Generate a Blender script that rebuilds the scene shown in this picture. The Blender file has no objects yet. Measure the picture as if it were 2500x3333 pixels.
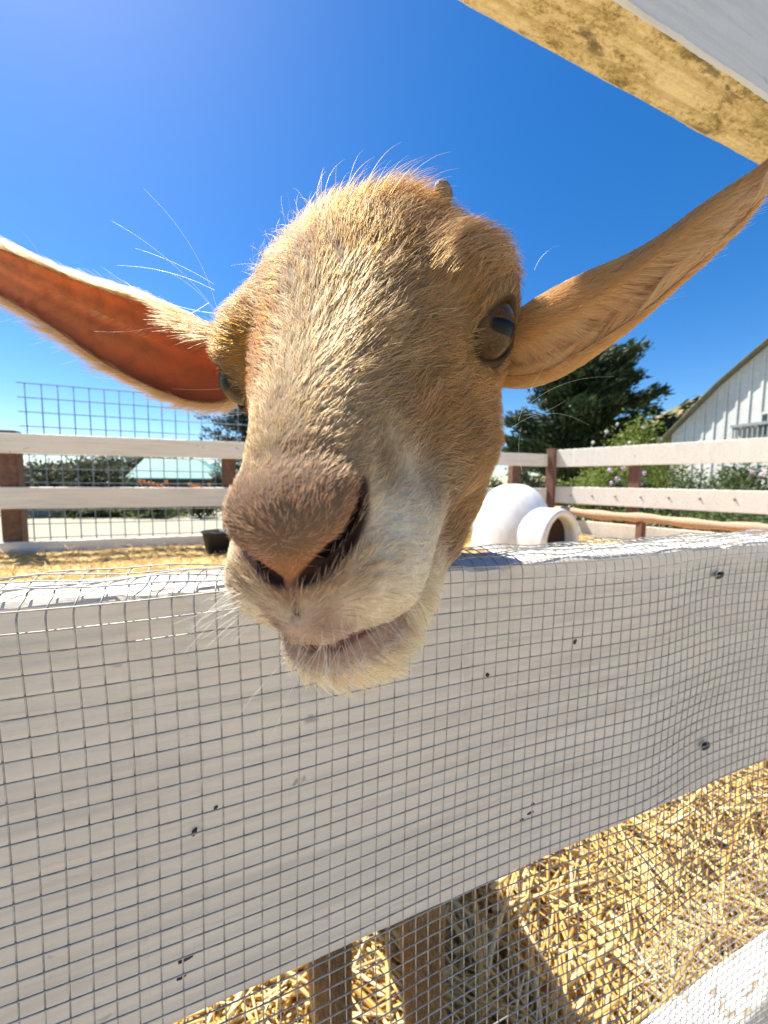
import bpy, bmesh, math, random
import numpy as np
from mathutils import Vector, Matrix, noise as mnoise

random.seed(7)
rng = np.random.default_rng(7)
scene = bpy.context.scene
COL = scene.collection

# ------------------------------------------------------------------ camera
CAM_F = 1150.0 / 2500.0                    # focal length / picture width
yaw, pitch, roll = (math.radians(a) for a in (19.93, 4.3, 0.46))
CAM = np.array([0.0, 0.0, 0.90])
cF = np.array([math.sin(yaw) * math.cos(pitch), math.cos(yaw) * math.cos(pitch), -math.sin(pitch)])
cR = np.array([math.cos(yaw), -math.sin(yaw), 0.0])
cU = np.cross(cR, cF)
cR, cU = cR * math.cos(roll) + cU * math.sin(roll), cU * math.cos(roll) - cR * math.sin(roll)
cam_d = bpy.data.cameras.new("camera")
cam = bpy.data.objects.new("camera", cam_d)
COL.objects.link(cam)
cam.matrix_world = Matrix(((cR[0], cU[0], -cF[0], CAM[0]), (cR[1], cU[1], -cF[1], CAM[1]),
                           (cR[2], cU[2], -cF[2], CAM[2]), (0, 0, 0, 1)))
cam_d.sensor_fit = 'HORIZONTAL'
cam_d.sensor_width = 36.0
cam_d.lens = 36.0 * CAM_F
cam_d.clip_start = 0.005
cam_d.clip_end = 3000.0
cam_d.dof.use_dof = True
cam_d.dof.focus_distance = 0.165
cam_d.dof.aperture_fstop = 15.0
scene.camera = cam

# ------------------------------------------------------------------ sky, sun, exposure
SUN_EL, SUN_AZ = math.radians(58.5), math.radians(-35.0)      # azimuth from +Y towards +X
world = bpy.data.worlds.new("World")
scene.world = world
world.use_nodes = True
wn = world.node_tree
wn.nodes.clear()
sky = wn.nodes.new("ShaderNodeTexSky")
sky.sky_type = 'NISHITA'
sky.sun_disc = False
sky.sun_elevation = SUN_EL
sky.sun_rotation = SUN_AZ
sky.altitude = 50.0
sky.air_density = 1.0
sky.dust_density = 0.3
sky.ozone_density = 3.0
hsv = wn.nodes.new("ShaderNodeHueSaturation")
hsv.inputs["Hue"].default_value = 0.505
hsv.inputs["Saturation"].default_value = 1.38
bg = wn.nodes.new("ShaderNodeBackground")
bg.inputs["Strength"].default_value = 0.074
wo = wn.nodes.new("ShaderNodeOutputWorld")
wn.links.new(sky.outputs[0], hsv.inputs["Color"])
wn.links.new(hsv.outputs[0], bg.inputs["Color"])
wn.links.new(bg.outputs[0], wo.inputs["Surface"])

sun_d = bpy.data.lights.new("sun", 'SUN')
sun_d.energy = 5.0
sun_d.angle = math.radians(0.53)
sun_d.color = (1.0, 0.955, 0.88)
sun = bpy.data.objects.new("sun", sun_d)
COL.objects.link(sun)
SUN_DIR = Vector((math.sin(SUN_AZ) * math.cos(SUN_EL), math.cos(SUN_AZ) * math.cos(SUN_EL), math.sin(SUN_EL)))
sun.rotation_euler = SUN_DIR.to_track_quat('Z', 'Y').to_euler()
sun.location = (0, 0, 30)

scene.view_settings.view_transform = 'Standard'
scene.view_settings.look = 'None'
scene.view_settings.gamma = 1.0
scene.view_settings.exposure = 1.33
scene.render.engine = 'CYCLES'
scene.cycles.max_bounces = 14
scene.cycles.diffuse_bounces = 5
scene.cycles.glossy_bounces = 5
scene.cycles.transmission_bounces = 10
scene.cycles.transparent_max_bounces = 8
scene.cycles.use_denoising = True

# ------------------------------------------------------------------ helpers
def pt(x, y, w):
    """point seen at photograph position (x, y) at depth w metres along the view axis"""
    return CAM + w * (cF + cR * (x - 1250.0) / 1150.0 + cU * (1666.5 - y) / 1150.0)

def on_axis(x, y, axis, value):
    d = cF + cR * (x - 1250.0) / 1150.0 + cU * (1666.5 - y) / 1150.0
    return CAM + d * (value - CAM[axis]) / d[axis]

def tag(o, label=None, cat=None, group=None, kind=None):
    if label: o["label"] = label
    if cat: o["category"] = cat
    if group: o["group"] = group
    if kind: o["kind"] = kind
    return o

def empty(name, loc, label=None, cat=None, group=None, rz=0.0):
    o = bpy.data.objects.new(name, None)
    o.location = loc
    o.rotation_euler = (0, 0, rz)
    o.empty_display_size = 0.05
    COL.objects.link(o)
    return tag(o, label, cat, group)

def link(name, me, mat, parent=None, smooth=False, loc=None):
    """link mesh data as an object; vertices are in world space, so a parented
    mesh is shifted by its parent's origin"""
    o = bpy.data.objects.new(name, me)
    COL.objects.link(o)
    if mat is not None and len(me.materials) == 0:
        for m in (mat if isinstance(mat, (list, tuple)) else [mat]):
            me.materials.append(m)
    if parent is not None:
        o.parent = parent
        inv = parent_world(parent).inverted()
        o.matrix_parent_inverse = inv
    if loc is not None:
        o.location = loc
    if smooth:
        for p in me.polygons: p.use_smooth = True
    return o

def parent_world(o):
    m = Matrix.LocRotScale(o.location, o.rotation_euler, o.scale)
    if o.parent is not None:
        m = parent_world(o.parent) @ o.matrix_parent_inverse @ m
    return m

def mesh_py(name, v, f):
    me = bpy.data.meshes.new(name)
    me.from_pydata([tuple(p) for p in v], [], [tuple(q) for q in f])
    me.update()
    return me

def mesh_np(name, v, quads=None, tris=None):
    """fast mesh from numpy arrays"""
    me = bpy.data.meshes.new(name)
    v = np.ascontiguousarray(v, dtype=np.float32)
    me.vertices.add(len(v))
    me.vertices.foreach_set("co", v.ravel())
    idx, starts, n = [], [], 0
    if quads is not None and len(quads):
        idx.append(np.asarray(quads, np.int32).ravel()); starts.append(np.arange(len(quads), dtype=np.int32) * 4); n = len(quads) * 4
    if tris is not None and len(tris):
        idx.append(np.asarray(tris, np.int32).ravel()); starts.append(np.arange(len(tris), dtype=np.int32) * 3 + n)
    idx = np.concatenate(idx); starts = np.concatenate(starts)
    me.loops.add(len(idx)); me.loops.foreach_set("vertex_index", idx)
    me.polygons.add(len(starts)); me.polygons.foreach_set("loop_start", starts)
    me.update(calc_edges=True)
    return me

def bm_box(bm, lo, hi, bevel=0.0):
    r = bmesh.ops.create_cube(bm, size=1.0)
    lo, hi = Vector(lo), Vector(hi)
    for v in r["verts"]:
        v.co = Vector((lo[i] + (v.co[i] + 0.5) * (hi[i] - lo[i]) for i in range(3)))
    if bevel > 0:
        es = list({e for v in r["verts"] for e in v.link_edges})
        bmesh.ops.bevel(bm, geom=es, offset=bevel, segments=2, affect='EDGES')

def box_mesh(name, lo, hi, bevel=0.0):
    bm = bmesh.new()
    bm_box(bm, lo, hi, bevel)
    me = bpy.data.meshes.new(name)
    bm.to_mesh(me); bm.free()
    return me

def frame_on(t):
    t = Vector(t).normalized()
    a = Vector((0, 0, 1)) if abs(t.z) < 0.9 else Vector((1, 0, 0))
    n = t.cross(a).normalized()
    return n, t.cross(n).normalized()

def tube(pts, rad, sides=6, cap=True):
    """vertices and faces of a tube along pts; rad a number or a list"""
    v, f = [], []
    P = [Vector(p) for p in pts]
    n0 = None
    for i, p in enumerate(P):
        t = (P[min(i + 1, len(P) - 1)] - P[max(i - 1, 0)])
        if t.length < 1e-9: t = Vector((0, 0, 1))
        t.normalize()
        if n0 is None: n0, _ = frame_on(t)
        n0 = (n0 - t * n0.dot(t)).normalized()
        b = t.cross(n0)
        r = rad[i] if isinstance(rad, (list, tuple, np.ndarray)) else rad
        for k in range(sides):
            a = 2 * math.pi * k / sides
            v.append(p + n0 * (math.cos(a) * r) + b * (math.sin(a) * r))
    for i in range(len(P) - 1):
        for k in range(sides):
            a, b2 = i * sides + k, i * sides + (k + 1) % sides
            f.append((a, b2, b2 + sides, a + sides))
    if cap:
        f.append(tuple(range(sides))[::-1])
        f.append(tuple(range((len(P) - 1) * sides, len(P) * sides)))
    return v, f

class MB:
    def __init__(self): self.v, self.f = [], []
    def add(self, vf):
        n = len(self.v)
        self.v += [tuple(p) for p in vf[0]]
        self.f += [tuple(i + n for i in q) for q in vf[1]]
        return self
    def box(self, lo, hi):
        x0, y0, z0 = lo; x1, y1, z1 = hi
        return self.add(([(x0,y0,z0),(x1,y0,z0),(x1,y1,z0),(x0,y1,z0),(x0,y0,z1),(x1,y0,z1),(x1,y1,z1),(x0,y1,z1)],
                         [(0,3,2,1),(4,5,6,7),(0,1,5,4),(1,2,6,5),(2,3,7,6),(3,0,4,7)]))
    def mesh(self, name): return mesh_py(name, self.v, self.f)

def sines(P, scale, seed, n=6):
    """smooth pseudo-noise in about -1..1 at points P (N,3)"""
    r = np.random.default_rng(seed)
    out = np.zeros(len(P))
    for i in range(n):
        k = r.normal(size=3); k /= np.linalg.norm(k)
        out += np.sin(P @ k * (r.uniform(.6, 1.6) * 2 * np.pi / scale) + r.uniform(0, 6.28))
    return out / math.sqrt(n) / 1.1

# ------------------------------------------------------------------ materials
class NT:
    def __init__(self, name):
        self.m = bpy.data.materials.new(name)
        self.m.use_nodes = True
        self.t = self.m.node_tree
        self.bsdf = self.t.nodes["Principled BSDF"]
        self.out = self.t.nodes["Material Output"]
        self.tc = self.t.nodes.new("ShaderNodeTexCoord")
    def n(self, kind, **kw):
        nd = self.t.nodes.new(kind)
        for k, v in kw.items(): setattr(nd, k, v)
        return nd
    def l(self, a, b): self.t.links.new(a, b)
    def coords(self, scale=(1, 1, 1), rot=(0, 0, 0), src="Object"):
        mp = self.n("ShaderNodeMapping")
        mp.inputs["Scale"].default_value = scale
        mp.inputs["Rotation"].default_value = rot
        self.l(self.tc.outputs[src], mp.inputs["Vector"])
        return mp.outputs[0]
    def noise(self, vec, scale, detail=4, rough=0.55, dist=0.0):
        nd = self.n("ShaderNodeTexNoise")
        nd.inputs["Scale"].default_value = scale
        nd.inputs["Detail"].default_value = detail
        nd.inputs["Roughness"].default_value = rough
        nd.inputs["Distortion"].default_value = dist
        if vec is not None: self.l(vec, nd.inputs["Vector"])
        return nd.outputs["Fac"]
    def ramp(self, fac, stops, interp='LINEAR'):
        r = self.n("ShaderNodeValToRGB")
        r.color_ramp.interpolation = interp
        els = r.color_ramp.elements
        while len(els) < len(stops): els.new(0.5)
        for e, (p, c) in zip(els, stops):
            e.position = p
            e.color = (*c, 1.0) if len(c) == 3 else c
        self.l(fac, r.inputs["Fac"])
        return r.outputs["Color"]
    def mix(self, fac, a, b, mode='MIX'):
        x = self.n("ShaderNodeMix", data_type='RGBA', blend_type=mode)
        if isinstance(fac, (int, float)): x.inputs[0].default_value = fac
        else: self.l(fac, x.inputs[0])
        for s, i in ((a, 6), (b, 7)):
            if isinstance(s, tuple): x.inputs[i].default_value = (*s, 1.0)
            else: self.l(s, x.inputs[i])
        return x.outputs[2]
    def math(self, op, a, b=0.0):
        x = self.n("ShaderNodeMath", operation=op)
        for s, i in ((a, 0), (b, 1)):
            if isinstance(s, (int, float)): x.inputs[i].default_value = s
            else: self.l(s, x.inputs[i])
        return x.outputs[0]
    def bump(self, h, strength=0.3, dist=0.002):
        b = self.n("ShaderNodeBump")
        b.inputs["Strength"].default_value = strength
        b.inputs["Distance"].default_value = dist
        self.l(h, b.inputs["Height"])
        self.l(b.outputs[0], self.bsdf.inputs["Normal"])
    def base(self, c):
        if isinstance(c, tuple): self.bsdf.inputs["Base Color"].default_value = (*c, 1.0)
        else: self.l(c, self.bsdf.inputs["Base Color"])
    def set(self, **kw):
        for k, v in kw.items():
            s = self.bsdf.inputs[k.replace("_", " ")]
            if isinstance(v, (int, float, tuple)): s.default_value = v
            else: self.l(v, s)
        return self.m

def mat_plain(name, c, rough=0.6, var=0.15, scale=12.0, bump=0.0, metal=0.0, spec=0.5):
    k = NT(name)
    nz = k.noise(k.coords(), scale, 5)
    lo = tuple(x * (1 - var) for x in c); hi = tuple(min(1, x * (1 + var)) for x in c)
    k.base(k.ramp(nz, [(0.3, lo), (0.7, hi)]))
    if bump: k.bump(nz, 0.5, bump)
    k.set(Roughness=rough, Metallic=metal, Specular_IOR_Level=spec)
    return k.m

def mat_white_paint(name, tone=(0.72, 0.645, 0.55), along='X', dirt=0.35, bare=0.0, scale=1.0):
    """weathered white board paint with grain, grime and a little bare wood"""
    k = NT(name)
    s = (2.0, 40, 40) if along == 'X' else (40, 2.0, 40)
    grain = k.noise(k.coords(tuple(a * scale for a in s)), 3.0, 6, 0.6, 0.4)
    big = k.noise(k.coords(), 5.0 * scale, 5, 0.6)
    fine = k.noise(k.coords(), 160.0 * scale, 3, 0.6)
    spot = k.noise(k.coords(), 38.0 * scale, 3, 0.5, 0.5)
    c = k.mix(k.ramp(big, [(0.35, (0, 0, 0)), (0.75, (dirt, dirt, dirt))]), tone, tuple(t * m for t, m in zip(tone, (0.80, 0.77, 0.70))))
    c = k.mix(k.ramp(grain, [(0.44, (0, 0, 0)), (0.66, (0.75, 0.75, 0.75))]), c, tuple(t * 0.76 for t in tone))
    c = k.mix(k.ramp(spot, [(0.70, (0, 0, 0)), (0.75, (0.7, 0.7, 0.7))]), c, (0.24, 0.22, 0.18))
    if bare:
        b = k.noise(k.coords((6, 30, 30) if along == 'X' else (30, 6, 30)), 2.2, 6, 0.65, 1.2)
        c = k.mix(k.ramp(b, [(0.62 - bare * 0.1, (0, 0, 0)), (0.64 - bare * 0.1, (1, 1, 1))]), c, (0.27, 0.20, 0.125))
    k.base(c)
    h = k.math('ADD', k.math('MULTIPLY', grain, 0.7), k.math('MULTIPLY', fine, 0.5))
    k.bump(h, 0.5, 0.0014)
    k.set(Roughness=0.55, Specular_IOR_Level=0.4)
    return k.m

M = {}
M['paint'] = mat_white_paint("white_paint_face")
M['paint_rail'] = mat_white_paint("white_paint_rail", (0.56, 0.56, 0.54), dirt=0.5)
M['paint_top'] = mat_white_paint("white_paint_worn_top", (0.72, 0.72, 0.69), dirt=0.7, bare=0.55)
M['paint_far'] = mat_white_paint("white_paint_far", (0.78, 0.73, 0.65), dirt=0.4, scale=0.35)
M['post'] = mat_plain("brown_stained_wood", (0.13, 0.062, 0.035), 0.7, 0.4, 18, 0.002)
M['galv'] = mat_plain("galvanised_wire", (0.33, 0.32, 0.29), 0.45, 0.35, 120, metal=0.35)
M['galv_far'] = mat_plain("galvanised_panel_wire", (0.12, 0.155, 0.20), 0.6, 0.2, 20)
M['nail'] = mat_plain("rusty_nail", (0.06, 0.05, 0.045), 0.6, 0.4, 300, metal=0.5)
# underside of the rail: straw bounce light put into the cream base, under algal stains
k = NT("rail_underside_bounce_algae")
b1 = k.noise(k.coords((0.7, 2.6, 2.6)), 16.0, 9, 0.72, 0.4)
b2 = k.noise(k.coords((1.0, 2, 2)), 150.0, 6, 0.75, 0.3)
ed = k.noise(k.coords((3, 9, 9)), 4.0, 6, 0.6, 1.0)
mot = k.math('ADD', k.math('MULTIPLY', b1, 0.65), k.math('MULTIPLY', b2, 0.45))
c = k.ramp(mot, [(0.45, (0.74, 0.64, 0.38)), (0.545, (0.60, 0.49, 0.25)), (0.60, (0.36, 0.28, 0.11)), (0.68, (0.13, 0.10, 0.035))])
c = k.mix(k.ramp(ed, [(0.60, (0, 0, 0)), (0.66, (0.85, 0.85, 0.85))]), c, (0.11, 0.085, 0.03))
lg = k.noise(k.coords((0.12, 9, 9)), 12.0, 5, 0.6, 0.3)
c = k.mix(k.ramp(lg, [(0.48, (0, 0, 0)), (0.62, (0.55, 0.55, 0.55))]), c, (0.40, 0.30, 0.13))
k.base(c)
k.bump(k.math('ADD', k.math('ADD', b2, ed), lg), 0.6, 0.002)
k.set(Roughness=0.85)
M['algae_bounce'] = k.m
# ground
k = NT("gravel_yard")
a = k.noise(k.coords(), 3.0, 8, 0.6); b = k.noise(k.coords(), 60.0, 5, 0.7)
k.base(k.mix(k.ramp(b, [(0.35, (0, 0, 0)), (0.65, (1, 1, 1))]), k.ramp(a, [(0.3, (0.25, 0.225, 0.15)), (0.7, (0.36, 0.325, 0.23))]), (0.30, 0.28, 0.20)))
k.bump(b, 0.6, 0.01); k.set(Roughness=0.95)
M['ground'] = k.m
k = NT("straw_floor")
a = k.noise(k.coords((1, 6, 1), (0, 0, 0.5)), 16.0, 6, 0.65, 0.8); b = k.noise(k.coords(), 5.0, 5, 0.6)
k.base(k.mix(k.ramp(b, [(0.35, (0, 0, 0)), (0.7, (0.7, 0.7, 0.7))]), k.ramp(a, [(0.3, (0.56, 0.37, 0.12)), (0.6, (0.80, 0.58, 0.22)), (0.8, (0.88, 0.70, 0.33))]), (0.62, 0.43, 0.16)))
k.bump(a, 0.8, 0.02); k.set(Roughness=0.9)
M['straw_floor'] = k.m
k = NT("pale_bounce_ground")
a = k.noise(k.coords(), 2.0, 8, 0.6); b = k.noise(k.coords(), 90.0, 4, 0.7)
k.base(k.mix(k.ramp(b, [(0.4, (0, 0, 0)), (0.7, (0.6, 0.6, 0.6))]), k.ramp(a, [(0.3, (0.50, 0.42, 0.30)), (0.7, (0.62, 0.53, 0.40))]), (0.42, 0.34, 0.24)))
k.bump(b, 0.5, 0.006); k.set(Roughness=0.95)
M['bounce_strip'] = k.m
def plank(name, A, B, h, t, mats, parent, seg=40, jit=0.0006, bev=0.003, seed=1, out=None, chips=0.0):
    """a sawn board whose outer face runs from A to B along its bottom edge; h high, t thick,
    thickness grows along 'out' (horizontal). mats = (face, top, bottom)"""
    A, B = Vector(A), Vector(B)
    ax = (B - A).normalized()
    up = Vector((0, 0, 1))
    o = Vector(out) if out is not None else ax.cross(up) * -1
    prof = [(bev, 0), (t - bev, 0), (t, bev), (t, h - bev), (t - bev, h), (bev, h), (0, h - bev), (0, bev)]
    r = random.Random(seed)
    v, f, mi = [], [], []
    ph = [r.uniform(0, 6.28) for _ in range(8)]
    for i in range(seg + 1):
        s = i / seg
        c = A.lerp(B, s)
        L = (B - A).length * s
        for j, (a, b) in enumerate(prof):
            w = jit * (math.sin(L * 31 + ph[j]) + math.sin(L * 83 + ph[(j + 3) % 8]) * 0.6) + r.gauss(0, jit * 0.5)
            w2 = jit * math.sin(L * 47 + ph[(j + 5) % 8]) + r.gauss(0, jit * 0.4)
            ch = 0.0
            if chips and j in (5, 6) and math.sin(L * 23 + ph[0]) + math.sin(L * 57 + ph[1]) > 1.15:
                ch = chips * r.uniform(0.4, 1.0)
            v.append(c + o * (a + w * 0.5 + (ch if j == 6 else ch * .6)) + up * (b + w2 - ch))
    for i in range(seg):
        for j in range(8):
            j2 = (j + 1) % 8
            f.append((i * 8 + j, (i + 1) * 8 + j, (i + 1) * 8 + j2, i * 8 + j2))
            mi.append(2 if j == 0 else 1 if j in (3, 4) else 0)
    f.append(tuple(range(8))); mi.append(0)
    f.append(tuple(range(seg * 8, seg * 8 + 8))[::-1]); mi.append(0)
    me = mesh_py(name, v, f)
    for m in mats: me.materials.append(m)
    me.polygons.foreach_set("material_index", mi)
    bm = bmesh.new(); bm.from_mesh(me); bmesh.ops.recalc_face_normals(bm, faces=bm.faces); bm.to_mesh(me); bm.free()
    return link(name, me, None, parent)

# ------------------------------------------------------------------ ground
def sheet(name, x0, x1, y0, y1, nx, ny, zf, mat, kind='structure'):
    xs, ys = np.linspace(x0, x1, nx + 1), np.linspace(y0, y1, ny + 1)
    v = [(x, y, zf(x, y)) for y in ys for x in xs]
    f = [(j * (nx + 1) + i, j * (nx + 1) + i + 1, (j + 1) * (nx + 1) + i + 1, (j + 1) * (nx + 1) + i) for j in range(ny) for i in range(nx)]
    o = link(name, mesh_py(name, v, f), mat, smooth=True)
    return tag(o, kind=kind)

FD = 0.232                    # front face of the near fence
FT = 0.048                    # board thickness
FAR = 5.30                    # far fence, parallel to the near one
CORNER = (5.30, FAR)
gnd = sheet("ground", -700, 700, -700, 700, 8, 8, lambda x, y: 0.0, M['ground'])
bounce_strip = sheet("bounce_strip", -6, 8, -4.5, 0.2, 10, 6, lambda x, y: 0.004, M['bounce_strip'])  # unseen strip added to bounce sunlight back at the fence
bounce_strip["label"] = "unseen pale ground strip added on the camera side to bounce light"
gnd["label"] = "pale gravel yard around and beyond the pen"
def straw_z(x, y):
    """trodden bedding, heaped a little against the boards"""
    z = 0.012 + 0.030 * mnoise.noise(Vector((x * 1.3, y * 1.3, 3.1))) + 0.02 * mnoise.noise(Vector((x * 4, y * 4, 7.7)))
    z += 0.05 * max(0.0, 1 - (FAR - y) / 1.0)
    return max(0.006, z + 0.02)
RF = math.radians(18.5)                                     # the right-hand fence slants away from the corner
RDIR = Vector((math.sin(RF), -math.cos(RF), 0))
def pen_right(y): return CORNER[0] + (FAR - y) * math.tan(RF) - 0.03
v, f = [], []
nx_, ny_ = 90, 46
for j in range(ny_ + 1):
    y = (FD + 0.055) + (FAR - 0.05 - FD - 0.055) * j / ny_
    for i in range(nx_ + 1):
        x = -3.9 + (pen_right(y) + 3.9) * i / nx_
        v.append((x, y, straw_z(x, y)))
for j in range(ny_):
    for i in range(nx_):
        a = j * (nx_ + 1) + i
        f.append((a, a + 1, a + nx_ + 2, a + nx_ + 1))
pen = tag(link("pen_floor", mesh_py("pen_floor", v, f), M['straw_floor'], smooth=True), "straw covered floor of the goat pen", kind='structure')

# ------------------------------------------------------------------ near fence
near = empty("board_fence", (0.3, FD + FT, 0.0), "white board fence nearest the camera with the goat's head reaching over it", "fence")
X0, X1 = -1.45, 2.05
PM = (M['paint'], M['paint_top'], M['paint'])
plank("board", (X0, FD, 0.556), (X1, FD, 0.556), 0.282, FT, PM, near, 420, 0.0003, 0.003, 3, (0, 1, 0), chips=0.004)
plank("rail", (X0, FD, 1.292), (X1, FD, 1.292), 0.19, FT, (M['paint_rail'], M['paint_top'], M['algae_bounce']), near, 600, 0.0004, 0.0025, 5, (0, 1, 0))
plank("board", (X0, FD, 0.002), (X1, FD, 0.002), 0.178, FT, PM, near, 200, 0.0005, 0.003, 9, (0, 1, 0))
for xp in (-1.25, 1.85):
    link("post", box_mesh("post", (xp - .045, FD + FT + .002, 0), (xp + .045, FD + FT + .092, 1.56), 0.004), M['post'], near)
# nails driven through the mesh into the board
for (px, py) in ((2342, 1873), (2297, 2428)):
    c = Vector(on_axis(px, py, 1, FD - 0.004))
    bm = bmesh.new()
    bmesh.ops.create_icosphere(bm, subdivisions=2, radius=1.0)
    for v in bm.verts:
        v.co = Vector((v.co.x * 0.0066 * (1 + .2 * math.sin(v.co.z * 5 + px)), v.co.y * 0.0028, v.co.z * 0.0034 + v.co.x * .002)) + c
    me = bpy.data.meshes.new("nail"); bm.to_mesh(me); bm.free()
    link("nail", me, M['nail'], near, True)
# knots and chips through the paint
for (px, py, rx, rz) in ((632, 2714, .0017, .0015), (702, 2632, .0012, .0011), (1873, 2090, .0018, .0022), (600, 3128, .0042, .0011), (592, 3182, .0036, .0012), (1736, 2620, .0022, .001), (1727, 2648, .0040, .0008), (1700, 2672, .002, .0014), (1590, 2200, .0014, .0012)):
    c = Vector(on_axis(px, py, 1, FD - 0.0008))
    n = 10
    rr = random.Random(px)
    v = [c] + [c + Vector((math.cos(a) * rx * rr.uniform(.7, 1.2), 0, math.sin(a) * rz * rr.uniform(.7, 1.2) + math.cos(a) * rz * .5)) for a in [i / n * 6.283 for i in range(n)]]
    v += [p + Vector((0, .003, 0)) for p in v[1:]]
    f = [(0, 1 + (i + 1) % n, 1 + i) for i in range(n)] + [(1 + i, 1 + (i + 1) % n, n + 1 + (i + 1) % n, n + 1 + i) for i in range(n)]
    link("paint_chip", mesh_py("paint_chip", v, f), M['nail'], near)

# ------------------------------------------------------------------ half-inch wire mesh stapled over the near board
WS = 0.0112
cloth = empty("wire_mesh", (0.3, FD - 0.01, 0.0), "galvanised half-inch wire mesh wrapped over the nearest white board", "wire mesh")
def cloth_point(x, s):
    """x along the fence, s = distance down the cloth from the fold at the front top edge (negative: over the top)"""
    zt = 0.838
    wob = 0.0016 * math.sin(x * 21 + 1.0) + 0.0010 * math.sin(x * 57 + s * 9)
    if s < 0:
        y = FD + 0.003 - s
        z = zt + 0.0035 + 0.0012 * math.sin(x * 43 + s * 160) + 0.0008 * math.sin(x * 91)
        return (x + 0.0012 * math.sin(s * 140 + x * 17), y, z)
    # rounded fold
    r = 0.011
    arc = r * math.pi / 2
    if s < arc:
        a = s / r
        y = FD + 0.003 + r * (0 - math.sin(a)) + 0.004 * 0
        z = zt + 0.0035 - r * (1 - math.cos(a))
    else:
        y = FD + 0.003 - r
        z = zt + 0.0035 - r - (s - arc)
    bulge = 0.0
    # the cloth is pulled tight at the nails and swells out between them
    for (nx, ns) in ((0.455, 0.055), (0.455, 0.205)):
        d2 = ((x - nx) / 0.055) ** 2 + ((s - ns) / 0.05) ** 2
        bulge -= 0.0035 * math.exp(-d2)
    bulge += 0.002 * math.exp(-((x - 0.36) / 0.05) ** 2) * min(1, max(0, s / 0.05))
    bulge += 0.0018 * math.sin(x * 19 + 0.7) * min(1, max(0, s / 0.08))
    bulge += 0.004 * min(1.0, max(0.0, (s - 0.29) / 0.2))
    dx = 0.0014 * math.sin(s * 17 + x * 3.0) + 0.0014 * math.exp(-((x - 0.44) / 0.07) ** 2) * math.sin(s * 42 + 1.0)
    dz = 0.0022 * math.sin(x * 16) + 0.0012 * math.exp(-((x - 0.44) / 0.06) ** 2) * math.sin(s * 30)
    return (x + dx + wob * .5, y - max(-0.004, bulge), z + dz)
cx0, cx1 = -0.55, 1.05
S0, S1 = -0.050, 0.775
svals = list(np.arange(S0, 0.03, 0.004)) + list(np.arange(0.03, S1, 0.016)) + [S1]
nxv = int((cx1 - cx0) / WS)
for i in range(nxv + 1):
    x = cx0 + i * WS
    v, f = tube([cloth_point(x, s) for s in svals], 0.00050, 6)
    link("wire", mesh_py("wire", v, f), M['galv'], cloth, True)
nrow = int((S1 - S0) / WS)
for j in range(nrow + 1):
    s = S0 + 0.004 + j * WS
    pts = []
    for x in np.arange(cx0 - 0.002, cx1 + 0.004, 0.010):
        p = cloth_point(float(x), s)
        # lies on the outer side of the upright wires
        pts.append((p[0], p[1] - (0.0010 if s > 0.008 else 0.0), p[2] + (0.0009 if s <= 0.008 else 0.0)))
    v, f = tube(pts, 0.00050, 6)
    link("wire", mesh_py("wire", v, f), M['galv'], cloth, True)
# ------------------------------------------------------------------ the goat
GB = Vector((0.20, 0.50, 0.0))
goat = empty("goat", GB, "tan goat with long ears pushing its head over the board towards the camera", "goat")
HM = pt(1165, 1150, .178); HN = pt(940, 1815, .095)
hy = (HN - HM) / np.linalg.norm(HN - HM)
hx = pt(1600, 1090, .150) - pt(730, 1205, .203)
hx -= hy * (hx @ hy); hx /= np.linalg.norm(hx)
hz = np.cross(hy, hx)
HO = HM + hx * (.001)
HB = np.stack([hx, hy, hz])                       # rows: head axes in world space
def H(*p): return HO + (hx * p[0] + hy * p[1] + hz * p[2]) * .001
def to_local(P): return ((P - HO) @ HB.T) * 1000.0

def axis_grid(f0, f1, fine, lo, hi, coarse):
    a = list(np.arange(f0, f1, fine))
    s, x = fine, f0
    left = []
    while x > lo:
        s = min(coarse, s * 1.10); x -= s; left.append(x)
    s, x = fine, a[-1]
    right = []
    while x < hi:
        s = min(coarse, s * 1.10); x += s; right.append(x)
    return np.array(left[::-1] + a + right, np.float32)
FINE = 0.0015
gx = axis_grid(-0.035, 0.145, FINE, -0.12, 0.62, 0.011)
gy = axis_grid(0.060, 0.265, FINE, 0.03, 1.62, 0.011)
gz = axis_grid(0.830, 1.075, FINE, -0.02, 1.10, 0.011)
V = np.full((len(gx), len(gy), len(gz)), 0.06, np.float32)

def block(lo, hi, m):
    s = []
    for g, a, b in ((gx, lo[0], hi[0]), (gy, lo[1], hi[1]), (gz, lo[2], hi[2])):
        i0 = max(0, int(np.searchsorted(g, a - m)) - 1); i1 = min(len(g), int(np.searchsorted(g, b + m)) + 1)
        s.append(slice(i0, i1))
    s = tuple(s)
    X, Y, Z = np.meshgrid(gx[s[0]], gy[s[1]], gz[s[2]], indexing='ij')
    return s, X, Y, Z
def smin(a, b, k):
    h = np.clip(k - np.abs(a - b), 0, None) / k
    return np.minimum(a, b) - h * h * k * 0.25
def smax(a, b, k): return -smin(-a, -b, k)
def apply(s, d, k, sub=False):
    V[s] = smax(V[s], -d, k) if sub else smin(V[s], d, k)
def loc_coords(X, Y, Z):
    P = (X - HO[0], Y - HO[1], Z - HO[2])
    return [(P[0] * a[0] + P[1] * a[1] + P[2] * a[2]) * 1000.0 for a in HB]
def head_bbox(c, r):
    R = np.abs(HB.T) @ (np.asarray(r) * .001)
    C = H(*c)
    return C - R, C + R
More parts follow.
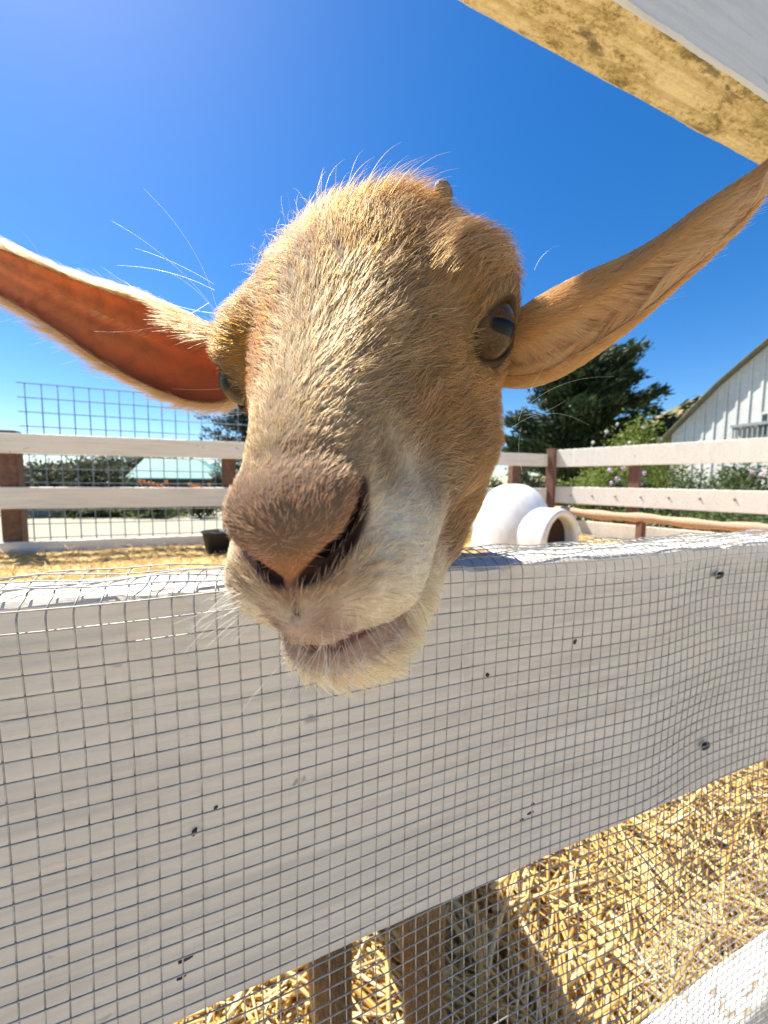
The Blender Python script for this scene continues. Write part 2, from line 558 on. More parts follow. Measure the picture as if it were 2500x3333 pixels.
def ell(c, r, k=8.0, sub=False, rot=None):
    """ellipsoid in head space (mm); rot = (axis index, degrees)"""
    rb = (max(r),) * 3 if rot else r
    lo, hi = head_bbox(c, rb)
    s, X, Y, Z = block(lo, hi, k * .001 + .004)
    x, y, z = loc_coords(X, Y, Z)
    x -= c[0]; y -= c[1]; z -= c[2]
    if rot:
        a = math.radians(rot[1]); ca, sa = math.cos(a), math.sin(a)
        if rot[0] == 0: y, z = ca * y + sa * z, -sa * y + ca * z
        elif rot[0] == 1: x, z = ca * x + sa * z, -sa * x + ca * z
        else: x, y = ca * x + sa * y, -sa * x + ca * y
    k0 = np.sqrt((x / r[0]) ** 2 + (y / r[1]) ** 2 + (z / r[2]) ** 2) + 1e-6
    k1 = np.sqrt((x / r[0] ** 2) ** 2 + (y / r[1] ** 2) ** 2 + (z / r[2] ** 2) ** 2) + 1e-6
    apply(s, (k0 * (k0 - 1) / k1 * .001).astype(np.float32), k * .001, sub)
def chain(pts, rad, k, sub=False, world=False, squash=None):
    """tapered capsule chain; pts in head mm (or world m)"""
    W = [np.asarray(p, float) if world else H(*p) for p in pts]
    R = [r if world else r * .001 for r in rad]
    kk = k if world else k * .001
    lo = np.min([w - r for w, r in zip(W, R)], 0); hi = np.max([w + r for w, r in zip(W, R)], 0)
    s, X, Y, Z = block(lo, hi, kk + .004 + (.012 if world else 0))
    D = None
    for i in range(len(W) - 1):
        a, b = W[i], W[i + 1]
        ab = b - a; L2 = ab @ ab
        t = np.clip(((X - a[0]) * ab[0] + (Y - a[1]) * ab[1] + (Z - a[2]) * ab[2]) / L2, 0, 1)
        d = np.sqrt((X - a[0] - t * ab[0]) ** 2 + (Y - a[1] - t * ab[1]) ** 2 + (Z - a[2] - t * ab[2]) ** 2) - (R[i] + t * (R[i + 1] - R[i]))
        D = d if D is None else np.minimum(D, d)
    apply(s, D.astype(np.float32), kk, sub)
def mir(fn, pts, *a, **k):
    for sgn in (1, -1):
        p = [(q[0] * sgn, q[1], q[2]) for q in pts] if isinstance(pts, list) else (pts[0] * sgn, pts[1], pts[2])
        fn(p, *a, **k)

# skull and muzzle: sections along the face axis  (y, half width, z of widest, top, bottom)
SEC = np.array([
    (-104, 20, -10, 6, -26), (-98, 34, -10, 22, -55), (-80, 46, -10, 34, -78), (-55, 55, -10, 43, -92), (-30, 59, -9, 46, -100), (-8, 60, -9, 43.5, -104),
    (14, 57, -14, 39, -103), (35, 50, -18, 33.5, -98), (52, 42, -18, 29.5, -91), (68, 34.5, -16, 27, -83), (85, 29.5, -15, 24.3, -74),
    (100, 26.5, -15, 20.8, -67), (110, 23.5, -17, 16, -63), (119, 21, -19, 10, -60), (127, 17.5, -21, 2, -57), (134, 12, -22, -6, -50), (139, 5, -22, -14, -32)], float)
yd = np.linspace(SEC[0, 0], SEC[-1, 0], 400)
tab = [np.interp(yd, SEC[:, 0], SEC[:, j]) for j in range(1, 5)]
ker = np.hanning(25); ker /= ker.sum()
tab = [np.convolve(np.pad(t, 12, mode='edge'), ker, mode='valid') for t in tab]
lo, hi = head_bbox((0, 22, -25), (70, 130, 85))
s, X, Y, Z = block(lo, hi, .01)
x, y, z = loc_coords(X, Y, Z)
w_, zc_, zt_, zb_ = (np.interp(y, yd, t) for t in tab)
dz = z - zc_
hh = np.where(dz > 0, zt_ - zc_, zc_ - zb_)
e = 2.25
nrm = ((np.abs(x) / w_) ** e + (np.abs(dz) / hh) ** e) ** (1 / e)
d = (nrm - 1) * np.minimum(w_, hh) * .85
d = np.maximum(d, np.maximum(y - SEC[-1, 0], SEC[0, 0] - y))
apply(s, (d * .001).astype(np.float32), .004)
del x, y, z, w_, zc_, zt_, zb_, dz, hh, nrm, d, X, Y, Z

# cheeks, orbits, brows
mir(ell, (40, 4, -50), (21, 40, 40), 16)
mir(ell, (54, -4, 3), (22, 30, 27), 12)
mir(ell, (40, -40, 16), (19, 26, 16), 16)
ell((51, -12, 18), (18, 25, 13), 12)
ell((-49, -11, 16), (17, 25, 12), 12)
ell((2, -52, 27), (35, 34, 16), 18)                          # crown
ell((43, -58, 29), (10, 10, 11), 9)
ell((-42, -58, 22), (12, 12, 10), 10)                    # horn buds
# nose, lips, chin
ell((0, 115, 7.5), (15.5, 12.5, 10.5), 7)
mir(ell, (11.5, 110, 6), (8, 12, 8.5), 6)
mir(ell, (14, 119, -18), (17, 14.5, 16), 6)
mir(ell, (20, 103, -20), (12, 21, 17), 8)
mir(chain, [(17, 103, -23), (25, 78, -30), (34, 48, -38), (40, 20, -46)], [13.5, 14, 17, 21], 12)
ell((-1, 129, -43), (17.5, 13, 12), 6)
mir(ell, (11, 117, -47), (13, 19, 14), 8)
mir(chain, [(13, 104, -58), (25, 62, -76), (34, 20, -84)], [12, 15, 19], 12)
# neck, body, legs
NK = [H(0, -40, -30), (0.115, 0.300, 0.93), (0.14, 0.42, 0.82), (0.155, 0.56, 0.67)]
chain(NK, [.052, .056, .070, .105], .045, world=True)
chain([(0.155, 0.60, 0.61), (0.145, 0.85, 0.60), (0.135, 1.15, 0.61), (0.13, 1.28, 0.62)], [.11, .115, .12, .095], .06, world=True)
chain([(0.155, 0.60, 0.55), (0.145, 0.85, 0.545), (0.14, 1.08, 0.56)], [.09, .10, .095], .06, world=True)
LEGF = [(pt(1085, 3150, .43), -1), (pt(1392, 3060, .44), 1)]
for (p, sg) in LEGF:
    x0, y0 = p[0], p[1]
    chain([(0.155 + sg * .07, 0.56, .60), (x0 + .004 * sg, y0 + .035, .40), (x0, y0 + .004, .235), (x0, y0 + .012, .19), (x0, y0 + .008, .085), (x0, y0 - .018, .045), (x0, y0 - .034, .018)],
          [.062, .034, .0235, .0215, .0165, .018, .021], .012, world=True)
for sg in (-1, 1):
    x0, y0 = 0.13 + sg * .08, 1.27
    chain([(x0, y0 - .02, .60), (x0, y0 - .06, .40), (x0, y0 + .075, .265), (x0, y0 + .05, .10), (x0, y0 + .03, .05), (x0, y0 + .012, .018)], [.095, .06, .026, .018, .019, .021], .02, world=True)
chain([(0.13, 1.35, .69), (0.13, 1.43, .73), (0.13, 1.48, .72)], [.022, .018, .008], .02, world=True)
# carve: eye openings, nostrils, philtrum, mouth
EYE_C, EYE_R = (57, 10, 3), 16.2
mir(ell, (71, 18.5, 1.5), (19, 18, 13.5), 2.5, sub=True)
_g = np.array((.74, .62, .14)); _g /= np.linalg.norm(_g)
_a = np.array((0, 1, 0.12)); _a -= _g * (_a @ _g); _a /= np.linalg.norm(_a)
_b = np.cross(_g, _a); _b *= np.sign(_b[2])
def lid_ring(lo, hi, ba, bb, r):
    out = []
    for ph in np.linspace(lo, hi, 15):
        be = 1 / math.sqrt((math.cos(ph) / ba) ** 2 + (math.sin(ph) / bb) ** 2)
        out.append(tuple(np.array(EYE_C) + (EYE_R + .4) * (math.cos(be) * _g + math.sin(be) * (math.cos(ph) * _a + math.sin(ph) * _b))))
    return out
UPL = lid_ring(-.15, math.pi + .15, math.radians(66), math.radians(47), 0)      # upper lid, heavier
LOL = lid_ring(math.pi - .15, 2 * math.pi + .15, math.radians(66), math.radians(52), 0)
mir(chain, UPL, [1.9 + 1.2 * math.sin(math.pi * i / 14) for i in range(15)], 1.6)
mir(chain, LOL, [1.7] * 15, 1.6)
NOS = [(2.6, 129.5, -4), (8, 127, -1.8), (14, 121.5, 1.2), (19.5, 113.5, 5), (21.5, 107, 8.5)]
chain(NOS, [1.3, 2.5, 3.4, 3.1, 1.4], 1.8, sub=True)
chain([(-p[0], p[1], p[2]) for p in NOS], [1.2, 2.0, 2.5, 2.2, 1.2], 1.8, sub=True)
NOS2 = [(7, 121, -1.5), (11.5, 115, 0.5), (15, 109, 3.5)]
chain(NOS2, [2.8, 4.2, 3.1], 2.0, sub=True)
chain([(-p[0], p[1], p[2]) for p in NOS2], [2.4, 3.2, 2.4], 2.0, sub=True)
chain([(0, 132, -3), (0, 135, -10), (0, 137, -18)], [.8, .9, .2], 1.0, sub=True)
MOUTH = [(0, 141, -28), (9, 137, -28.5), (16.5, 129, -30), (24.5, 117, -33), (30, 101, -35), (35, 86, -35), (37, 75, -32)]
mir(chain, MOUTH, [3.0, 2.8, 2.6, 2.6, 2.6, 2.2, 1.0], 2.5, sub=True)

def surface_nets(V, gx, gy, gz):
    nx, ny, nz = V.shape
    ins = V < 0
    cnt = np.zeros((nx - 1, ny - 1, nz - 1), np.uint8)
    for a in (0, 1):
        for b in (0, 1):
            for c in (0, 1):
                cnt += ins[a:nx - 1 + a, b:ny - 1 + b, c:nz - 1 + c]
    act = (cnt > 0) & (cnt < 8)
    I, J, K = np.nonzero(act)
    idx = np.full(act.shape, -1, np.int32)
    idx[I, J, K] = np.arange(len(I))
    acc = np.zeros((len(I), 3)); n = np.zeros(len(I))
    G = (gx, gy, gz)
    for ax in range(3):
        o1, o2 = [q for q in range(3) if q != ax]
        for u in (0, 1):
            for v in (0, 1):
                p0 = [I, J, K]; p0[o1] = p0[o1] + u; p0[o2] = p0[o2] + v
                p1 = list(p0); p1[ax] = p1[ax] + 1
                a, b = V[tuple(p0)], V[tuple(p1)]
                m = (a < 0) != (b < 0)
                t = np.where(m, a / np.where(a == b, 1, a - b), 0)
                q = np.stack([G[i][p0[i]] for i in range(3)], 1).astype(float)
                q[:, ax] += t * (G[ax][p1[ax]] - G[ax][p0[ax]])
                acc[m] += q[m]; n[m] += 1
    P = acc / n[:, None]
    quads = []
    for ax in range(3):
        o1, o2 = [q for q in range(3) if q != ax]
        s0 = [slice(None)] * 3; s1 = [slice(None)] * 3
        s0[ax] = slice(0, -1); s1[ax] = slice(1, None)
        for o in (o1, o2): s0[o] = slice(1, -1); s1[o] = slice(1, -1)
        A, B = ins[tuple(s0)], ins[tuple(s1)]
        for flip, msk in ((False, A & ~B), (True, ~A & B)):
            e = list(np.nonzero(msk))
            e[o1] = e[o1] + 1; e[o2] = e[o2] + 1
            def cell(du, dv):
                c = list(e); c[o1] = c[o1] - du; c[o2] = c[o2] - dv
                return idx[tuple(c)]
            q = np.stack([cell(0, 0), cell(1, 0), cell(1, 1), cell(0, 1)], 1)
            if (ax == 1) != flip: q = q[:, ::-1]
            quads.append(q)
    return P, np.concatenate(quads)
P, Q = surface_nets(V, gx, gy, gz)
del V
# light smoothing
for it in range(2):
    acc = np.zeros_like(P); n = np.zeros(len(P))
    for a in range(4):
        for b in (Q[:, (a + 1) % 4], Q[:, (a + 3) % 4]):
            np.add.at(acc, Q[:, a], P[b]); np.add.at(n, Q[:, a], 1)
    P = P * .5 + acc / np.maximum(n, 1)[:, None] * .5
#GOATMESH
def sstep(a, b, x):
    t = np.clip((x - a) / (b - a), 0, 1)
    return t * t * (3 - 2 * t)
C3 = lambda *c: np.array(c)
TAN, CREAM, GOLD, PAD, WHITE, BROWN, SKIN = (C3(.59, .362, .158), C3(.71, .50, .268), C3(.58, .295, .078), C3(.42, .25, .15),
                                             C3(.95, .82, .62), C3(.25, .135, .05), C3(.46, .24, .17))
def nostril_line(y): return 8.5 - (y - 107) * .52
def coat(P):
    """colour of the coat at world points P (N,3), and masks used by the fur"""
    q = to_local(P)
    x, y, z = q.T
    n1 = sines(q, 42, 11); n2 = sines(q, 14, 12)
    c = np.repeat(TAN[None], len(P), 0)
    def lay(col, m):
        nonlocal c
        m = np.clip(m, 0, 1)[:, None]
        c = c * (1 - m) + col[None] * m
    bridge = sstep(2, 30, y) * sstep(-4, 14, z + .15 * np.abs(x) * 0) * (1 - sstep(22, 44, np.abs(x)))
    lay(CREAM, bridge * .85)
    lay(C3(.60, .28, .045), sstep(14, 26, -x) * (1 - sstep(46, 58, -x)) * sstep(0, 18, y) * (1 - sstep(48, 70, y)) * sstep(-6, 6, z))
    lay(BROWN, .62 * np.exp(-((y + 2) / 26) ** 2) * sstep(20, 34, z) * (1 - sstep(36, 50, np.abs(x))) * (.75 + .4 * n1))  # brown between the brows paints in the shade of parted hair
    lay(GOLD, .8 * sstep(28, 44, -y) * sstep(14, 30, z) * (.6 + .5 * n1))
    dEye = np.sqrt(((np.abs(x) - 64) / 1.0) ** 2 + ((y - 14) / 1.05) ** 2 + ((z - 2) / .85) ** 2)
    lay(C3(.40, .23, .085), .8 * (1 - sstep(16, 27, dEye)))
    below = nostril_line(y) - z
    lay(WHITE, sstep(60, 106, y + 6 * n1) * sstep(-9, 14, np.minimum(nostril_line(y), 6) - z + 2 * n2) * .85)
    pad = sstep(93, 118, y + 3 * n1) * sstep(-2, 4, -below) * (1 - sstep(19, 24, np.abs(x) - .0 * y))
    lay(PAD, pad * .92)
    # muzzle skin between nostrils and on the lips
    phil = sstep(112, 122, y) * (1 - sstep(9, 15, np.abs(x))) * sstep(2, 6, below) * (1 - sstep(20, 27, below))
    lay(C3(.40, .24, .19), phil * .55)
    mz = -28.0 - .25 * np.minimum(np.abs(x), 30)
    lip = np.exp(-((z - mz + 3) / 5.5) ** 2) * sstep(70, 84, y)
    lay(C3(.34, .20, .155), lip * .7)
    lay(C3(.93, .77, .53), .8 * sstep(88, 108, y) * (1 - sstep(-48, -38, z)))
    w = P[:, 2]
    lay(C3(.30, .165, .06), (1 - sstep(.34, .52, w)) * .92)         # darker shins
    c = c * (1 + .10 * n2 + .06 * n1)[:, None]
    return c, q, dict(pad=pad, lip=lip, phil=phil, dEye=dEye, below=below, mz=mz)

# ------------------------------------------------------------------ goat surface
me_body = mesh_np("body", P, Q)
cc, qq, mk = coat(P)
naked = np.clip(mk['lip'] * .6 + mk['phil'] * .5, 0, 1)[:, None]
whitez = np.clip((cc[:, 2:3] - .2) / .3, 0, 1)
cc2 = cc * (.34 + .36 * whitez) * (1 - naked) + (cc * .4 + SKIN * .35) * naked
# bare leather along the lower edge of the nose pad and inside the nostrils
leather = np.exp(-((mk['below'] + 3.0) / 4.0) ** 2) * sstep(102, 112, qq[:, 1]) * (1 - sstep(18, 24, np.abs(qq[:, 0])))
cc2 = cc2 * (1 - leather[:, None]) + C3(.30, .13, .055)[None] * leather[:, None]
NOSR, NOS2R, MOUTHR = [1.1, 2.2, 3.0, 2.8, 1.2], [2.6, 3.9, 2.9], [3.0, 2.8, 2.6, 2.6, 2.6, 2.2, 1.0]
PHIL, PHILR = [(0, 132, -3), (0, 135, -10), (0, 137, -18)], [.8, .9, .2]
def inside_chain(q, pts, rad, grow):
    out = np.zeros(len(q), bool)
    a = np.abs(q * [1, 0, 0]) + q * [0, 1, 1]
    for i in range(len(pts) - 1):
        p0, p1 = np.array(pts[i], float), np.array(pts[i + 1], float)
        t = np.clip(((a - p0) @ (p1 - p0)) / ((p1 - p0) @ (p1 - p0)), 0, 1)
        out |= np.linalg.norm(a - p0 - t[:, None] * (p1 - p0), axis=1) < rad[i] + t * (rad[i + 1] - rad[i]) + grow
    return out
def chain_dist(q, pts, rad):
    out = np.full(len(q), 1e3)
    a = np.abs(q * [1, 0, 0]) + q * [0, 1, 1]
    for i in range(len(pts) - 1):
        p0, p1 = np.array(pts[i], float), np.array(pts[i + 1], float)
        t = np.clip(((a - p0) @ (p1 - p0)) / ((p1 - p0) @ (p1 - p0)), 0, 1)
        out = np.minimum(out, np.linalg.norm(a - p0 - t[:, None] * (p1 - p0), axis=1) - (rad[i] + t * (rad[i + 1] - rad[i])))
    return out
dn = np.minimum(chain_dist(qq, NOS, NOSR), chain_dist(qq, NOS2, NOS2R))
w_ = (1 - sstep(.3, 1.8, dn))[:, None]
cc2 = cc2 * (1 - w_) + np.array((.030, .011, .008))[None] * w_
dm = np.minimum(chain_dist(qq, MOUTH, MOUTHR), chain_dist(qq, PHIL, PHILR))
w_ = (1 - sstep(.1, 1.0, dm))[:, None] * np.where(chain_dist(qq, PHIL, PHILR) < 1.2, .55, 1.0)[:, None]
cc2 = cc2 * (1 - w_) + np.array((.11, .045, .038))[None] * w_
de = np.sqrt((np.abs(qq[:, 0]) - EYE_C[0]) ** 2 + (qq[:, 1] - EYE_C[1]) ** 2 + (qq[:, 2] - EYE_C[2]) ** 2)
w_ = (1 - sstep(EYE_R + 1.3, EYE_R + 3.0, de))[:, None]
cc2 = cc2 * (1 - w_) + np.array((.05, .026, .014))[None] * w_
at = me_body.color_attributes.new("coat", 'FLOAT_COLOR', 'POINT')
at.data.foreach_set("color", np.concatenate([cc2, np.ones((len(cc2), 1))], 1).astype(np.float32).ravel())
k = NT("goat_skin")
ca = k.n("ShaderNodeAttribute", attribute_name="coat")
nz = k.noise(k.coords(), 900, 3, .6)
k.base(k.mix(k.ramp(nz, [(.3, (.0, .0, .0)), (.7, (.35, .35, .35))]), ca.outputs["Color"], (.05, .03, .02), 'MIX'))
k.bump(nz, .4, .0006)
k.set(Roughness=.75, Specular_IOR_Level=.12, Subsurface_Weight=.15, Subsurface_Scale=.004, Subsurface_Radius=(1, .4, .2))
body = link("body", me_body, k.m, goat, True)

# ------------------------------------------------------------------ eyes
k = NT("goat_eye")
sx = k.n("ShaderNodeSeparateXYZ")
k.l(k.tc.outputs["Object"], sx.inputs[0])
ex, ey, ez = (k.math('MULTIPLY', sx.outputs[i], 1000 / EYE_R) for i in range(3))
rr = k.math('SQRT', k.math('ADD', k.math('MULTIPLY', ex, ex), k.math('MULTIPLY', ey, ey)))
fib = k.noise(k.coords((900, 900, 200)), 1.0, 5, .7, 1.5)
iris = k.ramp(fib, [(.3, (.02, .010, .003)), (.55, (.07, .038, .011)), (.75, (.13, .075, .025))])
iris = k.mix(k.ramp(rr, [(.66, (0, 0, 0)), (.86, (1, 1, 1))]), iris, (.02, .014, .008))
front = k.ramp(ez, [(.0, (0, 0, 0)), (.05, (1, 1, 1))])
scl = k.mix(k.ramp(rr, [(.90, (0, 0, 0)), (.94, (1, 1, 1))]), iris, (.62, .56, .50))
pup = k.math('POWER', k.math('ADD', k.math('POWER', k.math('DIVIDE', k.math('ABSOLUTE', ex), .60), 4.0), k.math('POWER', k.math('DIVIDE', k.math('ABSOLUTE', ey), .19), 4.0)), .25)
c = k.mix(k.ramp(pup, [(.85, (1, 1, 1)), (1.1, (0, 0, 0))]), scl, (.002, .0025, .004))
c = k.mix(front, (.55, .5, .45), c)
k.base(c)
k.set(Roughness=.3, Specular_IOR_Level=.1, Coat_Weight=.15, Coat_Roughness=.03, Coat_IOR=1.38)
EYEM = k.m
for sg in (1, -1):
    bm = bmesh.new()
    bmesh.ops.create_uvsphere(bm, u_segments=40, v_segments=28, radius=EYE_R * .001)
    for v in bm.verts:                                            # corneal bulge
        if v.co.z > EYE_R * .00074: v.co.z += (v.co.z - EYE_R * .00074) * .35
    me = bpy.data.meshes.new("eye"); bm.to_mesh(me); bm.free()
    o = link("eye", me, EYEM, goat, True)
    gaze = Vector(hx * (sg * .74) + hy * .62 + hz * .12).normalized()
    hor = Vector((0, 0, 1)).cross(gaze).normalized()
    hor = (hor + Vector(hz) * .0).normalized()
    ver = gaze.cross(hor)
    loc = H(EYE_C[0] * sg - (1.2 if sg > 0 else -2.2), EYE_C[1], EYE_C[2])
    R3 = Matrix((hor, ver, gaze)).transposed().to_4x4()
    o.matrix_world = Matrix.Translation(Vector(loc)) @ R3
    o.matrix_parent_inverse = parent_world(goat).inverted()
    o.matrix_basis = Matrix.Translation(Vector(loc)) @ R3

# ------------------------------------------------------------------ ears
k = NT("goat_ear")
ca = k.n("ShaderNodeAttribute", attribute_name="coat")
vein = k.noise(k.coords((60, 60, 60)), 1.4, 5, .6, 1.0)
col = k.mix(k.ramp(vein, [(.45, (0, 0, 0)), (.7, (.5, .5, .5))]), ca.outputs["Color"], (.40, .17, .07))
k.base(col)
tr = k.n("ShaderNodeBsdfTranslucent")
k.l(k.mix(1.0, col, (1.0, .62, .40), 'MULTIPLY'), tr.inputs["Color"])
mx = k.n("ShaderNodeMixShader"); mx.inputs[0].default_value = .74
k.l(k.bsdf.outputs[0], mx.inputs[1]); k.l(tr.outputs[0], mx.inputs[2]); k.l(mx.outputs[0], k.out.inputs["Surface"])
k.set(Roughness=.6)
EARM = k.m
def spline(ts, vals, u):
    vals = np.asarray(vals, float); ts = np.asarray(ts, float)
    m = np.gradient(vals, ts, axis=0)
    i = np.clip(np.searchsorted(ts, u) - 1, 0, len(ts) - 2)
    h = ts[i + 1] - ts[i]; t = (u - ts[i]) / h
    sh = (slice(None),) + (None,) * (vals.ndim - 1)
    t, h = t[sh], h[sh]
    return ((2*t**3 - 3*t**2 + 1) * vals[i] + (t**3 - 2*t**2 + t) * h * m[i] + (-2*t**3 + 3*t**2) * vals[i + 1] + (t**3 - t**2) * h * m[i + 1])
EARS = []
def make_ear(ctrl, a0, a1, depth, twist=(0, 0)):
    """ctrl: (px, py, depth, half width px) along the ear; cross-section a cupped arc from a0 to a1 degrees"""
    ts = np.linspace(0, 1, len(ctrl))
    C = np.array([pt(c[0], c[1], c[2]) for c in ctrl])
    Wd = np.array([c[3] * c[2] / 1150.0 for c in ctrl])
    nu, nv = 48, 30
    u = np.linspace(0, 1, nu)
    Cu, Wu = spline(ts, C, u), np.clip(spline(ts, Wd, u), .0004, None)
    T = np.gradient(Cu, axis=0); T /= np.linalg.norm(T, axis=1)[:, None]
    view = Cu - CAM; view /= np.linalg.norm(view, axis=1)[:, None]
    up = np.cross(T, view); up /= np.linalg.norm(up, axis=1)[:, None]
    if up[0, 2] < 0: up = -up
    back = view - T * np.sum(view * T, 1)[:, None]
    back -= up * np.sum(back * up, 1)[:, None]; back /= np.linalg.norm(back, axis=1)[:, None]
    tw = np.radians(twist[0] + (twist[1] - twist[0]) * u)[:, None]
    up, back = up * np.cos(tw) + back * np.sin(tw), back * np.cos(tw) - up * np.sin(tw)
    ALs = [np.radians(np.linspace(a0, a1[0] + (a1[1] - a1[0]) * min(1.0, uu_ * 1.15), nv)) for uu_ in u]
    v, nrm = [], []
    for layer in (0, 1):
        for i in range(nu):
            al = ALs[i]
            edge = 1 - np.abs(np.linspace(-1, 1, nv)) ** 6
            th = (.0011 * edge + .00018) * (1 - u[i] ** 3 * .7)
            r = Wu[i] + (th if layer == 0 else -th)
            wob = (1 + .05 * np.sin(u[i] * 14 + al * 2) * min(1, u[i] * 4)) * (1 - .16 * np.exp(-((al - .45) / .22) ** 2) * math.sin(math.pi * min(1, u[i] * 1.1)) - .10 * np.exp(-((al + .35) / .25) ** 2) * math.sin(math.pi * u[i]))
            v.append(Cu[i] + up[i] * (np.sin(al) * r * wob)[:, None] + back[i] * (np.cos(al) * wob ** 2.2 * (Wu[i] * (depth[0] + (depth[1] - depth[0]) * u[i]) + (th if layer == 0 else -th)))[:, None])
    v = np.concatenate(v)
    f = []
    n1 = nu * nv
    for i in range(nu - 1):
        for j in range(nv - 1):
            a = i * nv + j
            f.append((a, a + 1, a + nv + 1, a + nv)); f.append((n1 + a, n1 + a + nv, n1 + a + nv + 1, n1 + a + 1))
        for j in (0, nv - 1):
            a = i * nv + j
            q = (a, a + nv, n1 + a + nv, n1 + a)
            f.append(q if j == 0 else q[::-1])
    for i in (0, nu - 1):
        for j in range(nv - 1):
            a = i * nv + j
            f.append((a, n1 + a, n1 + a + 1, a + 1) if i == 0 else (a, a + 1, n1 + a + 1, n1 + a))
    f = np.array(f)
    me = mesh_np("ear", v, f)
    inner = np.concatenate([np.zeros(n1), np.ones(n1)])
    edge = np.tile(np.abs(np.linspace(-1, 1, nv)) ** 4, nu * 2)
    colr = C3(.62, .40, .19)[None] * (1 - inner[:, None]) + ((spline(np.array([0, .25, .5, .75, 1.0]), np.array([(.46, .12, .03), (.64, .24, .07), (.80, .42, .15), (.80, .52, .25), (.72, .52, .29)]), np.tile(np.repeat(u, nv), 2))) * (1 - edge[:, None]) + C3(.62, .42, .2)[None] * edge[:, None]) * inner[:, None]
    at = me.color_attributes.new("coat", 'FLOAT_COLOR', 'POINT')
    at.data.foreach_set("color", np.concatenate([colr, np.ones((len(colr), 1))], 1).astype(np.float32).ravel())
    bm = bmesh.new(); bm.from_mesh(me); bmesh.ops.recalc_face_normals(bm, faces=bm.faces); bm.to_mesh(me); bm.free()
    o = link("ear", me, EARM, goat, True)
    EARS.append(dict(v=v, f=f, inner=inner, edge=edge, T=np.concatenate([np.repeat(T, nv, 0)] * 2), up=np.concatenate([np.repeat(up, nv, 0)] * 2), u=np.concatenate([np.repeat(u, nv)] * 2), me=me))
    return o
make_ear([(790, 1185, .198, 95), (640, 1180, .205, 130), (430, 1095, .208, 116), (215, 990, .208, 91), (20, 893, .206, 69), (-110, 815, .204, 40), (-170, 775, .203, 2)], -100, (132, 104), (.55, .55), (-8, 10))
make_ear([(1610, 1140, .185, 95), (1740, 1125, .178, 112), (1950, 1002, .171, 104), (2150, 868, .166, 84), (2330, 722, .161, 64), (2480, 575, .157, 30), (2560, 475, .155, 2)], -105, (208, 150), (1.2, .55), (30, 14))

# ------------------------------------------------------------------ horn bud
k = NT("horn_bud"); nz = k.noise(k.coords(), 350, 5, .65)
k.base(k.ramp(nz, [(.3, (.10, .065, .045)), (.7, (.24, .17, .125))])); k.bump(nz, .7, .0012); k.set(Roughness=.7)
for sg in (1, -1):
    bm = bmesh.new(); bmesh.ops.create_icosphere(bm, subdivisions=3, radius=1.0)
    c0 = H(47, -58, 42) if sg > 0 else H(-44, -58, 27)
    for v in bm.verts:
        p = v.co.copy()
        s_ = 1 + .12 * math.sin(p.x * 7 + p.z * 5)
        v.co = Vector(c0 + hx * (p.x * .0050 * s_) + hy * (p.y * .0054 * s_) + hz * (p.z * .0075))
    me = bpy.data.meshes.new("horn_bud"); bm.to_mesh(me); bm.free()
    link("horn_bud", me, k.m, goat, True)

# ------------------------------------------------------------------ coat of hair
def hair_material(name, rough=.35, radial=.45):
    m = bpy.data.materials.new(name); m.use_nodes = True
    t = m.node_tree; t.nodes.clear()
    a = t.nodes.new("ShaderNodeAttribute"); a.attribute_name = "coat"
    h = t.nodes.new("ShaderNodeBsdfHairPrincipled"); h.parametrization = 'COLOR'
    h.inputs["Roughness"].default_value = rough
    h.inputs["Radial Roughness"].default_value = radial
    h.inputs["Random Roughness"].default_value = .2
    d = t.nodes.new("ShaderNodeBsdfDiffuse")
    tr = t.nodes.new("ShaderNodeBsdfTranslucent")
    m1 = t.nodes.new("ShaderNodeMixShader"); m1.inputs[0].default_value = .45
    m2 = t.nodes.new("ShaderNodeMixShader"); m2.inputs[0].default_value = .30
    o = t.nodes.new("ShaderNodeOutputMaterial")
    g = t.nodes.new("ShaderNodeGamma"); g.inputs["Gamma"].default_value = 2.0
    t.links.new(a.outputs["Color"], g.inputs["Color"]); t.links.new(g.outputs[0], h.inputs["Color"])
    for q_ in (d, tr): t.links.new(a.outputs["Color"], q_.inputs["Color"])
    t.links.new(d.outputs[0], m1.inputs[1]); t.links.new(tr.outputs[0], m1.inputs[2])
    t.links.new(m1.outputs[0], m2.inputs[1]); t.links.new(h.outputs[0], m2.inputs[2])
    t.links.new(m2.outputs[0], o.inputs["Surface"])
    return m
HAIRM = hair_material("goat_hair")
scene.cycles_curves.shape = 'RIBBONS' if hasattr(scene, "cycles_curves") else None
def add_hair(name, pts, rad, col, parent):
    """pts (N,K,3) world, rad (N,K), col (N,3)"""
    N, K, _ = pts.shape
    cu = bpy.data.hair_curves.new(name)
    cu.add_curves([K] * N)
    inv = np.array(parent_world(parent).inverted())
    w = pts.reshape(-1, 3) @ inv[:3, :3].T + inv[:3, 3]
    cu.attributes["position"].data.foreach_set("vector", w.astype(np.float32).ravel())
    ra = cu.attributes.get("radius") or cu.attributes.new("radius", 'FLOAT', 'POINT')
    ra.data.foreach_set("value", rad.astype(np.float32).ravel())
    ca = cu.attributes.new("coat", 'FLOAT_COLOR', 'CURVE')
    ca.data.foreach_set("color", np.concatenate([col, np.ones((N, 1))], 1).astype(np.float32).ravel())
    cu.materials.append(HAIRM)
    o = bpy.data.objects.new(name, cu)
    COL.objects.link(o)
    o.parent = parent
    return o
